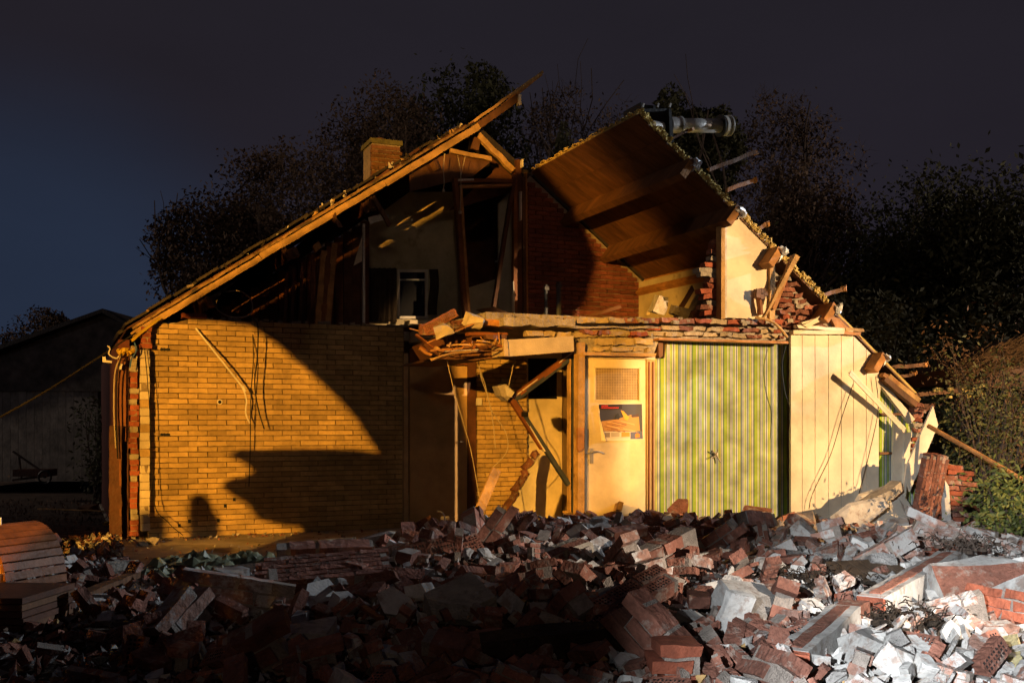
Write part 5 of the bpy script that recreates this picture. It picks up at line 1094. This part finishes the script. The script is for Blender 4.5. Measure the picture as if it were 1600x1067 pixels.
BS = thing('board_stack', Q(0, 1060, 6.2), 'tall stack of dark boards filling the lower corner under the slatted reel', 'board stack')
z = -.2; k = 0; rn = random.Random(8)
while z < .30:
    b = MB(); o_ = rn.uniform(-.02, .02); b.box(Vector((-3.78 + o_, 6.5, z)), Vector((.86, -.03, 0)), Vector((.03, .3, 0)), Z * .018); b.build('board', [dwood, bwood, dwood][k % 3], BS); z += .042; k += 1

# ------------------------------------------------------------------ flue pipe on the ridge
FP = thing('flue_pipe', P(1045, 200, -2.4), 'dented steel flue pipe with flange lying on its side atop the roof edge', 'flue pipe')
f = lambda x, y=196: P(x, y, -2.3)
b = MB(); b.tube([f(1048), f(1127, 197)], .083, 22); b.build('pipe', steel, FP, smooth=True)
b = MB(); b.tube([f(1046), f(1063)], .094, 22); b.tube([f(1061), f(1064)], .102, 22); b.build('collar', steel, FP, smooth=False)
for x0, x1, r, m in ((1124, 1126, .13, black), (1129, 1133, .12, whitep), (1138, 1139.5, .125, steel), (1124, 1139, .06, black)):
    b = MB(); b.tube([f(x0, 197), f(x1, 197)], r, 26); b.build('flange', m, FP)
b = MB(); b.pxprism([(1001, 160), (1008, 164), (1030, 166), (1047, 172), (1050, 220), (1040, 226), (1010, 205), (1003, 180)], -2.4, -2.0); b.build('flashing', black, FP)
b = MB(); b.pxprism([(1045, 170), (1049, 171), (1053, 222), (1047, 224)], -2.5, -2.1); b.build('bent_plate', black, FP)
b = MB(); b.tube([P(1020, 197, -2.45), P(1034, 199, -2.42)], .06, 16); b.build('cowl', steel, FP)
for x in (1004, 1027, 1046): b = MB(); b.bar(P(x, 168, -2.42), P(x + 2, 162, -2.42), .02, .02); b.build('lug', steel, FP)
for x, y0, y1, lab in ((853, 445, 500, 'slimmer black pipe standing before the red brick gable'), (873, 441, 500, 'thicker black pipe standing before the red brick gable')):
    b = MB(); b.tube([P(x, y1, -.6), P(x, y0, -.6)], .025 if x < 860 else .034, 10); b.box(P(x, y0 + 6, -.6), U * .03, V * .03, Z * .02); solo(b, 'vent_pipe', bluesteel, P(x, y1, -.6), lab, 'pipe')
# debris upstairs
for i, (px, py, d, rot, m, lab) in enumerate(((1032, 477, (.16, .15, .2), (.2, .3, .2), white_rub, 'white plaster lump perched on the torn floor edge'), (1092, 472, (.13, .1, .3), (.2, .5, .2), conc, 'long mortar lump leaning by the broken pier'), (940, 488, (.4, .06, .04), (0, -.3, .3), bwood, 'bent wooden strip lying before the red brick gable'), (1060, 487, (.24, .15, .12), (.2, .2, .6), conc, 'dusty rubble piece on the upper floor by the plaster lump'), (1088, 492, (.2, .1, .07), (0, 0, .3), rub_red, 'loose brick on the floor edge beside the broken pier'), (1070, 470, (.05, .05, .34), (.3, .5, 0), dwood, 'dark stick leaning by the broken pier'))):
    me = lump_mesh('attic_debris', [m, m], 700 + i, *d, cuts=2 if i < 4 else 0, sub=1, rough=.012); o = inst('attic_debris', me, P(px, py, -2.2), rot); tag(o, lab, 'debris')
for i, (p0, p1, lab) in enumerate((((660, 516), (712, 488), 'long dusty perforated brick bar lying on the broken floor tip'), ((704, 510), (725, 508), 'orange perforated brick on the broken floor tip'), ((656, 515), (690, 515), 'white crusted perforated brick at the very floor tip'))):
    a, c = P(*p0, -2.7), P(*p1, -2.7); d = (c - a); masonry('floor_tip_brick', (a + c) / 2, d, Z, -V, max(1, round(d.length / .21)), 1, lab, 'brick', face_perf=True, D=.11 if i else .09, L=d.length / max(1, round(d.length / .21)) - .01, seed=20 + i)
me = lump_mesh('floor_tip_lump', [cb, cb], 801, .2, .15, .12, cuts=3, sub=1); tag(inst('floor_tip_lump', me, P(738, 501, -2.75), (.2, .3, .1)), 'rounded cream lump on the broken floor tip', 'rubble lump')
me = lump_mesh('floor_tip_lump', [cb, cb], 802, .17, .15, .12, cuts=1, sub=1); tag(inst('floor_tip_lump', me, P(692, 516, -2.8), (.2, -.3, .1)), 'square cream lump between the perforated bricks on the floor tip', 'rubble lump')

# ------------------------------------------------------------------ shed
SH = thing('shed', Q(60, 750, 20), 'dark boarded shed with low gable roof behind the house corner', 'shed')
YS = 20.0
def qp(mb, px, Y0, Y1, m=0): return mb.prism([Q(x, y, Y0) for x, y in px], Vector((0, Y1 - Y0, 0)), m)
for k in range(22):
    x = -120 + k * 12.4; b = MB(); qp(b, [(x, 611), (x + 12.0, 611), (x + 12.0, 752), (x, 752)], YS, YS + .06 + .02 * (k % 2)); b.build('board', shedm, SH)
b = MB(); qp(b, [(-130, 611), (-130, 590), (0, 555), (160, 492), (204, 512), (204, 611)], YS - .05, YS + .05); b.build('gable', shedd, SH)
b = MB(); qp(b, [(-130, 611), (204, 611), (204, 752), (-130, 752)], YS + .1, YS + 5); b.build('shed_body', shedd, SH)
b = MB(); qp(b, [(-140, 588), (160, 482), (160, 488), (-140, 596)], YS - .3, YS + 5); b.build('roof', tilem, SH)
b = MB(); qp(b, [(160, 482), (230, 522), (228, 528), (160, 489)], YS - .3, YS + 5); b.build('roof', tilem, SH)
b = MB(); b.tube([Q(175, 700, YS - .1), Q(175, 612, YS - .1)], .03, 8); b.build('downpipe', black, SH)
# garden cart against the shed
CT = thing('garden_cart', Q(60, 755, 18), 'dark two wheeled garden cart parked against the shed', 'cart')
for x in (70,):
    b = MB(); q = Q(x, 745, 17.8)
    for k in range(16):
        a0, a1 = k * math.pi / 8, (k + 1) * math.pi / 8; g = lambda a: q + X_ * .11 * math.cos(a) + Z * .11 * math.sin(a); b.tube([g(a0), g(a1)], .018, 6)
    b.tube([q - Y_ * .03, q + Y_ * .03], .02, 8); b.build('wheel', black, CT)
b = MB(); b.bar(Q(20, 705, 17.9), Q(68, 738, 17.9), .03, .03); b.bar(Q(20, 750, 17.9), Q(80, 742, 17.9), .04, .04); b.bar(Q(30, 712, 17.9), Q(34, 748, 17.9), .03, .03); b.build('frame', bark, CT)
b = MB(); b.box(Q(55, 738, 18), X_ * .3, Y_ * .2, Z * .06); b.build('tray', dwood, CT)

# ------------------------------------------------------------------ trees and bushes
def tree(px, pyb, Y, w, h, label, seed, leafm, nleaf, dens=1, group='trees behind the house', bare=False, lsz=.07, trunk=.16, kind='tree', cone=False, lean=0, tips=None):
    """px: crown centre column; pyb: top of crown row; w, h: crown width and height in metres at distance Y"""
    rn = random.Random(seed); top = Q(px, pyb, Y); base = Vector((top.x, Y, 0)); root = thing(kind, base, label, 'tree' if kind != 'shrub' else 'shrub', group)
    tb = MB(); H_ = top.z; c0 = H_ - h; ends = []; cc = Vector((base.x + lean * h, Y, c0 + h * .5))
    def grow(p, d, L, r, lv):
        n = 3; pts = [p]; q = p
        if ((q.x - cc.x) / (w * .5)) ** 2 + ((q.z - cc.z) / (h * .5)) ** 2 > (.8 if lv < 4 else .3) and q.z > cc.z - h * .3: return
        for i in range(n):
            d = (d + Vector((rn.uniform(-1, 1), rn.uniform(-1, 1), rn.uniform(-.3, .6))) * .34).normalized(); q = q + d * L / n
            if q.z > H_ - .15 or (q.z > c0 + .1 and ((q.x - cc.x) / (w * .5)) ** 2 + ((q.z - cc.z) / (h * .5)) ** 2 > 1.0): return
            pts.append(q)
        tb.tube(pts, r * .8, 5 if r > .03 else 3, r2=r * .45, caps=False)
        if lv == 0 or r < .006: ends.append((pts[-1], d, lv)); return
        if lv <= 2: ends.append((pts[1], d, lv)); ends.append((pts[2], d, lv))
        for i in range(rn.choice([2, 3, 3] if lv > 1 else [2, 3, 4])):
            s = rn.choice([1, 2, 3, 3]); nd = (d + Vector((rn.uniform(-1, 1) * w / h * 1.1, rn.uniform(-1, 1) * w / h, rn.uniform(-.25, .8))) * .75).normalized(); grow(pts[s], nd, L * rn.uniform(.62, .86), r * .56, lv - 1)
    for k in range(rn.choice([2, 3])):
        grow(base + Vector((rn.uniform(-.3, .3) * k, 0, 0)), Vector((rn.uniform(-.25, .25) + lean, rn.uniform(-.2, .2), 1)).normalized(), max(c0, .5) * .75 + h * .2, trunk, 4)
    tb.build('trunk', bark, root)
    lb = MB()
    def inside(p):
        e = Vector(((p.x - cc.x) / (w * .5), (p.y - cc.y) / (w * .5), (p.z - cc.z) / (h * .5)))
        if cone: return abs(e.x) < (1 - e.z) * .5 and abs(e.y) < 1 and abs(e.z) < 1
        return e.length < 1 + .28 * noise.noise(p * .9 + Vector((seed, 0, 0))) + .15 * noise.noise(p * 2.6)
    cl = [p for p, d, lv in ends if inside(p)]
    while len(cl) < 140:
        p = cc + Vector((rn.uniform(-.55, .55) * w, rn.uniform(-.5, .5) * w, rn.uniform(-.55, .55) * h))
        if inside(p) and noise.noise(p * 1.1 + Vector((seed, 5, 0))) > -.12: cl.append(p)
    for i in range(int(nleaf * (3.4 if not bare else 2.5))):
        c = rn.choice(cl); r = .34 if not bare else .28; p = c + Vector((rn.gauss(0, r), rn.gauss(0, r), rn.gauss(0, r * .8))) * (w / 5 + .25)
        if not inside(p): continue
        if noise.noise(p * 1.7 + Vector((0, seed, 0))) < -.30: continue
        a = Vector((rn.uniform(-1, 1), rn.uniform(-1, 1), rn.uniform(-1, 1))).normalized(); b_ = a.cross(Vector((rn.uniform(-1, 1), rn.uniform(-1, 1), 1))).normalized(); s = lsz * .8 * rn.uniform(.6, 1.5)
        lb.poly([p - a * s, p + b_ * s * .5, p + a * s, p - b_ * s * .5], [(0, 1, 2, 3)])
    if bare:
        tw = MB()
        for p in cl[:520]:
            for q in range(5):
                d = (Vector((rn.uniform(-1, 1), rn.uniform(-1, 1), rn.uniform(-.2, 1.4)))).normalized() * rn.uniform(.25, .65); w_ = Vector((rn.uniform(-.1, .1), 0, rn.uniform(-.05, .1))); tw.tube([p, p + d * .5 + w_, p + d], .006, 3, r2=.002, caps=False); e_ = p + d * .5 + w_; tw.tube([e_, e_ + Vector((rn.uniform(-.2, .2), 0, rn.uniform(.05, .3)))], .004, 3, caps=False)
        tw.build('twigs', bark, root)
    if lb.v: o = lb.build('crown', leafm, root, fix=False)
    return root
tree(470, 205, 26, 4.6, 6.2, 'tall thinning autumn tree reaching over the low part of the roof', 1, leaf_b, 9000, lean=-.05)
tree(375, 285, 25, 3.6, 4.8, 'wide spreading tree with twigs poking into the blue dusk sky', 2, leaf_b, 6500, lean=-.1)
tree(595, 118, 28, 4.4, 6.5, 'tall brownish tree behind the chimney', 3, leaf_b, 8500)
tree(715, 92, 30, 4.6, 6.5, 'tallest dark dense tree above the broken ridge', 4, leaf_d, 11000, lsz=.09)
tree(905, 122, 31, 4.6, 6.0, 'nearly bare tree between ridge and roof slope', 5, leaf_b, 3600, bare=True)
tree(880, 178, 22, 1.5, 2.6, 'small narrow evergreen peeping over the torn roof slope', 6, leaf_d, 3500, cone=True, lsz=.06)
tree(1065, 148, 27, 2.2, 3.6, 'dark evergreen behind the black flashing', 7, leaf_d, 5200, lsz=.08)
tree(1110, 155, 27, 1.7, 3.4, 'slender evergreen behind the flue pipe', 8, leaf_d, 4200, lsz=.08)
tree(1215, 143, 30, 4.8, 6.5, 'bare twiggy tree rising beyond the flue pipe', 9, leaf_b, 4500, bare=True)
tree(1255, 215, 26, 4.2, 6.5, 'brown leaved tree behind the cream attic panel', 10, leaf_b, 9000)
tree(1345, 330, 25, 3.2, 5.0, 'lower leafy tree behind the roof eaves', 11, leaf_d, 8000)
tree(1150, 330, 27, 4.5, 5.0, 'dark leafy tree showing through the roof battens', 15, leaf_d, 8000)
tree(1530, 105, 24, 7.4, 9.2, 'huge dark leafy tree at the frame edge', 12, leaf_d, 22000, lsz=.085)
tree(1430, 245, 26, 4.6, 6.4, 'rounded leafy tree joining the huge one', 13, leaf_d, 11000)
tree(58, 475, 30, 2.1, 2.2, 'small round treetop above the shed', 14, leaf_b, 3500, lsz=.06)
def bush(px, py, Y, w, h, label, seed, m, n, lsz, group='bushes beside the heap'):
    rn = random.Random(seed); c = Q(px, py, Y); root = thing('bush', Vector((c.x, Y, 0)), label, 'bush', group); b = MB(); sb = MB(); b0 = Vector((c.x, Y, 0))
    st = []
    for k in range(26):
        e_ = c + Vector((rn.uniform(-.5, .5) * w, rn.uniform(-.4, .4) * w, rn.uniform(-.3, .5) * h)); pts = cpath([b0 + Vector((rn.uniform(-.2, .2), 0, 0)), (b0 + e_) / 2 + Vector((rn.uniform(-.2, .2), 0, .2)), e_], 4); sb.tube(pts, .012, 4, r2=.004, caps=False); st.append(pts)
    sb.build('stem', bark, root)
    for i in range(n):
        pts = rn.choice(st); p = rn.choice(pts[2:]) + Vector((rn.gauss(0, .16), rn.gauss(0, .14), rn.gauss(0, .16))); a = Vector((rn.uniform(-1, 1), rn.uniform(-.6, .6), rn.uniform(-.9, .4))).normalized(); q = a.cross(Vector((rn.uniform(-.6, .6), -1, rn.uniform(-.3, .8)))).normalized(); s = lsz * rn.uniform(.6, 1.4)
        b.poly([p, p + a * s * .8 + q * s * .38, p + a * s * 2, p + a * s * .8 - q * s * .38], [(0, 1, 2, 3)])
    b.build('leaves', m, root, fix=False)
bush(1592, 800, 11.0, .7, .6, 'bright green leafy bush at the heap edge under the orange pole', 1, leaf_g, 1800, .035)
bush(1605, 700, 13.8, 1.6, 2.2, 'tall broad leaved bush behind the orange pole', 2, mat('bush_dark', (.07, .075, .02), .6, .4, 3, 0), 2600, .04)
bush(1530, 690, 14.5, 1.5, 2.0, 'sparser bush behind the white plank', 3, mat('bush_dark', (.07, .075, .02), .6, .4, 3, 0), 1600, .04)
bush(1600, 610, 14.6, 1.4, 1.9, 'dry reddish bush top above the orange pole', 4, mat('bush_red', (.09, .045, .02), .7, .4, 3, 0), 1700, .035)
bush(163, 690, 17.0, .6, 1.4, 'narrow dark shrub between shed and house corner', 5, leaf_d, 1500, .04, 'shrubs by the shed')
bush(1470, 640, 15.5, 2.4, 2.2, 'dark evergreen hedge bush behind the torn batten', 6, leaf_d, 4500, .05)
bush(1390, 560, 17, 3.0, 2.4, 'dark bushes behind the eaves', 7, leaf_d, 4500, .06)
# dead-brush heap roof on the right
b = MB(); b.prism([Q(1480, 578, 13.6), Q(1600, 532, 13.6), Q(1720, 500, 13.6), Q(1720, 620, 13.6), Q(1490, 600, 13.6)], Y_ * 1.6); NS = b.build('brush_pile', dwood, None, Q(1560, 600, 13.6)); tag(NS, 'sloping pile of dry brushwood above the bushes', 'brush pile')
rn = random.Random(66); b = MB()
for k in range(900):
    px = rn.uniform(1478, 1640); py = 578 - (px - 1480) * .38 + rn.uniform(-4, 34); p = Q(px, py, 13.5 - rn.random() * .15); d = Vector((1, 0, .42 + rn.uniform(-.5, .5))).normalized() * rn.uniform(.1, .35); b.tube([p, p + d * .5 + Z * rn.uniform(-.02, .02), p + d], .005, 3, caps=False)
b.build('dry_twigs', mat('dry_twig', (.14, .085, .04), .9, .4, 5, 0), NS, kind='stuff')
b = MB(); rn = random.Random(91)                        # weeds and litter on the soil at the left
for k in range(2600):
    p = Vector((rn.uniform(-9, -4.4), rn.uniform(9.5, 18), -.01)); s = rn.uniform(.02, .06); a = rn.random() * 6.28; d = Vector((math.cos(a), math.sin(a), 0)); b.poly([p - d * s * .3, p + d * s * .3, p + Z * s + Vector((rn.uniform(-.03, .03), 0, 0))], [(0, 1, 2)])
b.build('weeds', leaf_b, fix=False, kind='stuff')

# ------------------------------------------------------------------ digger shape added out of frame as light blocker, outlined from the wall shadow
def shade(px, py, Y):                                   # point at depth Y on the line from the street lamp to a wall point
    w_ = P(px, py, 0); f = (Y - LA.y) / (w_.y - LA.y); return LA + (w_ - LA) * f
DS = (P(480, 650, 0) - LA).normalized()
EX = thing('digger_blocker', shade(480, 880, 2.6), 'unseen digger shape added to shade the brick wall', 'digger_blocker')
YE = 2.6
b = MB(); b.prism([shade(x, y, YE) for x, y in ((366, 486), (385, 505), (430, 535), (480, 578), (525, 618), (558, 655), (580, 690), (600, 716), (690, 716), (716, 660), (690, 600), (680, 540), (640, 500), (585, 440), (420, 430), (350, 466))], DS * .45); b.build('boom_blocker', ochre, EX)
b = MB(); b.prism([shade(x, y, YE + .1) for x, y in ((282, 492), (300, 474), (430, 396), (500, 356), (540, 332), (600, 297), (650, 269), (700, 262), (800, 272), (846, 262), (905, 330), (935, 410), (915, 480), (886, 500), (720, 548), (600, 520), (400, 505), (330, 496))], DS * .9); b.build('bucket_blocker', ochre, EX)  # outline drawn to keep lamp light out of the attic
b = MB(); b.prism([shade(x, y, YE + .05) for x, y in ((600, 712), (560, 706), (500, 704), (420, 706), (366, 706), (350, 711), (378, 722), (402, 740), (372, 752), (344, 758), (352, 768), (388, 790), (402, 812), (440, 822), (470, 824), (480, 900), (760, 900), (740, 712))], DS * 1.5); b.build('body_blocker', ochre, EX)
b = MB(); b.prism([shade(x, y, YE + .3) for x, y in ((620, 716), (620, 560), (640, 540), (700, 548), (712, 580), (738, 716))], DS * 1.0); b.build('cab_blocker', bluesteel, EX)
b = MB(); c0, c1 = shade(360, 905, YE - .1), shade(760, 905, YE - .1)
for yy in (0, 1.5):
    bb = MB(); r = .3; zc = .3; x0, x1 = c0.x, c1.x; pts = [Vector((x0 + r + r * math.cos(a), YE - .2 + yy, zc + r * math.sin(a))) for a in [math.pi / 2 + math.pi * k / 10 for k in range(11)]] + [Vector((x1 - r + r * math.cos(a), YE - .2 + yy, zc + r * math.sin(a))) for a in [-math.pi / 2 + math.pi * k / 10 for k in range(11)]]
    bb.prism(pts, Y_ * .4); bb.build('track', black, EX)
b = MB(); b.prism([shade(x, y, YE + .3) for x, y in ((300, 845), (299, 795), (306, 783), (318, 779), (330, 784), (335, 800), (345, 812), (343, 845))], Y_ * .3)  # added blocker, shaped for the short shadow at the wall foot
solo(b, 'drum_blocker', dwood, shade(320, 845, YE + .3), 'unseen drum shape added to throw a short shadow on the wall foot', 'drum')
# low board fence added out of frame to keep the lamp off the foreground soil
p0, p1 = shade(120, 880, 1.4), shade(1000, 880, 1.4)
FN = thing('fence_blocker', Vector(((p0.x + p1.x) / 2, 1.4, 0)), 'unseen low board fence added to block the street lamp', 'fence'); x = p0.x - 3.5
gz = G(320, 872, 0); fz = LA.z + (0 - LA.z) * (1.4 - LA.y) / (gz.y - LA.y); rn = random.Random(3); xs_ = shade(560, 800, 1.4).x; fz2 = shade(700, 826, 1.4).z
while x < p1.x + .3:
    fh = (fz if x < shade(230, 800, 1.4).x else fz + rn.choice([-.02, 0, 0, .25, .3, .34, .1, .36])) if x < xs_ else fz2; fh = fh - .3 if -4.55 < x < -3.95 else fh; b = MB(); b.box(Vector((x, 1.4, fh / 2 + rn.uniform(-.01, .015))), X_ * .07, Y_ * .012, Z * fh / 2); b.build('board', bwood, FN); x += .146

# skip and fence added out of frame to block the yard lamp from the heap
SK = thing('skip_blocker', Vector((10.4, 2, 0)), 'unseen tall steel skip added to shade the rubble', 'skip')
b = MB(); b.prism([Vector((10, -1.2, .1)), Vector((10, 4.9, .1)), Vector((10, 5.1, 1.7)), Vector((10, 4.7, 2.42)), Vector((10, -1.6, 2.42))], X_ * 1.6); b.build('blocker_body', bluesteel, SK)
for k in range(9): b = MB(); b.box(Vector((9.96, -.9 + k * .68, 1.25)), X_ * .04, Y_ * .05, Z * 1.1); b.build('rib', black, SK)
F2 = thing('yard_fence_blocker', Vector((10.2, 7.5, 0)), 'unseen board fence added to shade the rubble beyond the skip', 'fence'); rn = random.Random(8); y = 5.2
while y < 10: b = MB(); b.box(Vector((10.2, y, 1.06 + rn.uniform(-.05, .05))), X_ * .012, Y_ * .07, Z * 1.06); b.build('board', bwood, F2); y += .145

bush(1570, 575, 13.3, 1.7, .9, 'ragged leafy growth over the brushwood pile', 9, MATS['bush_red'], 1500, .03)

bush(1545, 600, 13.1, 1.6, .9, 'green brown creeper hanging before the brushwood pile', 10, MATS['bush_dark'], 1800, .03)
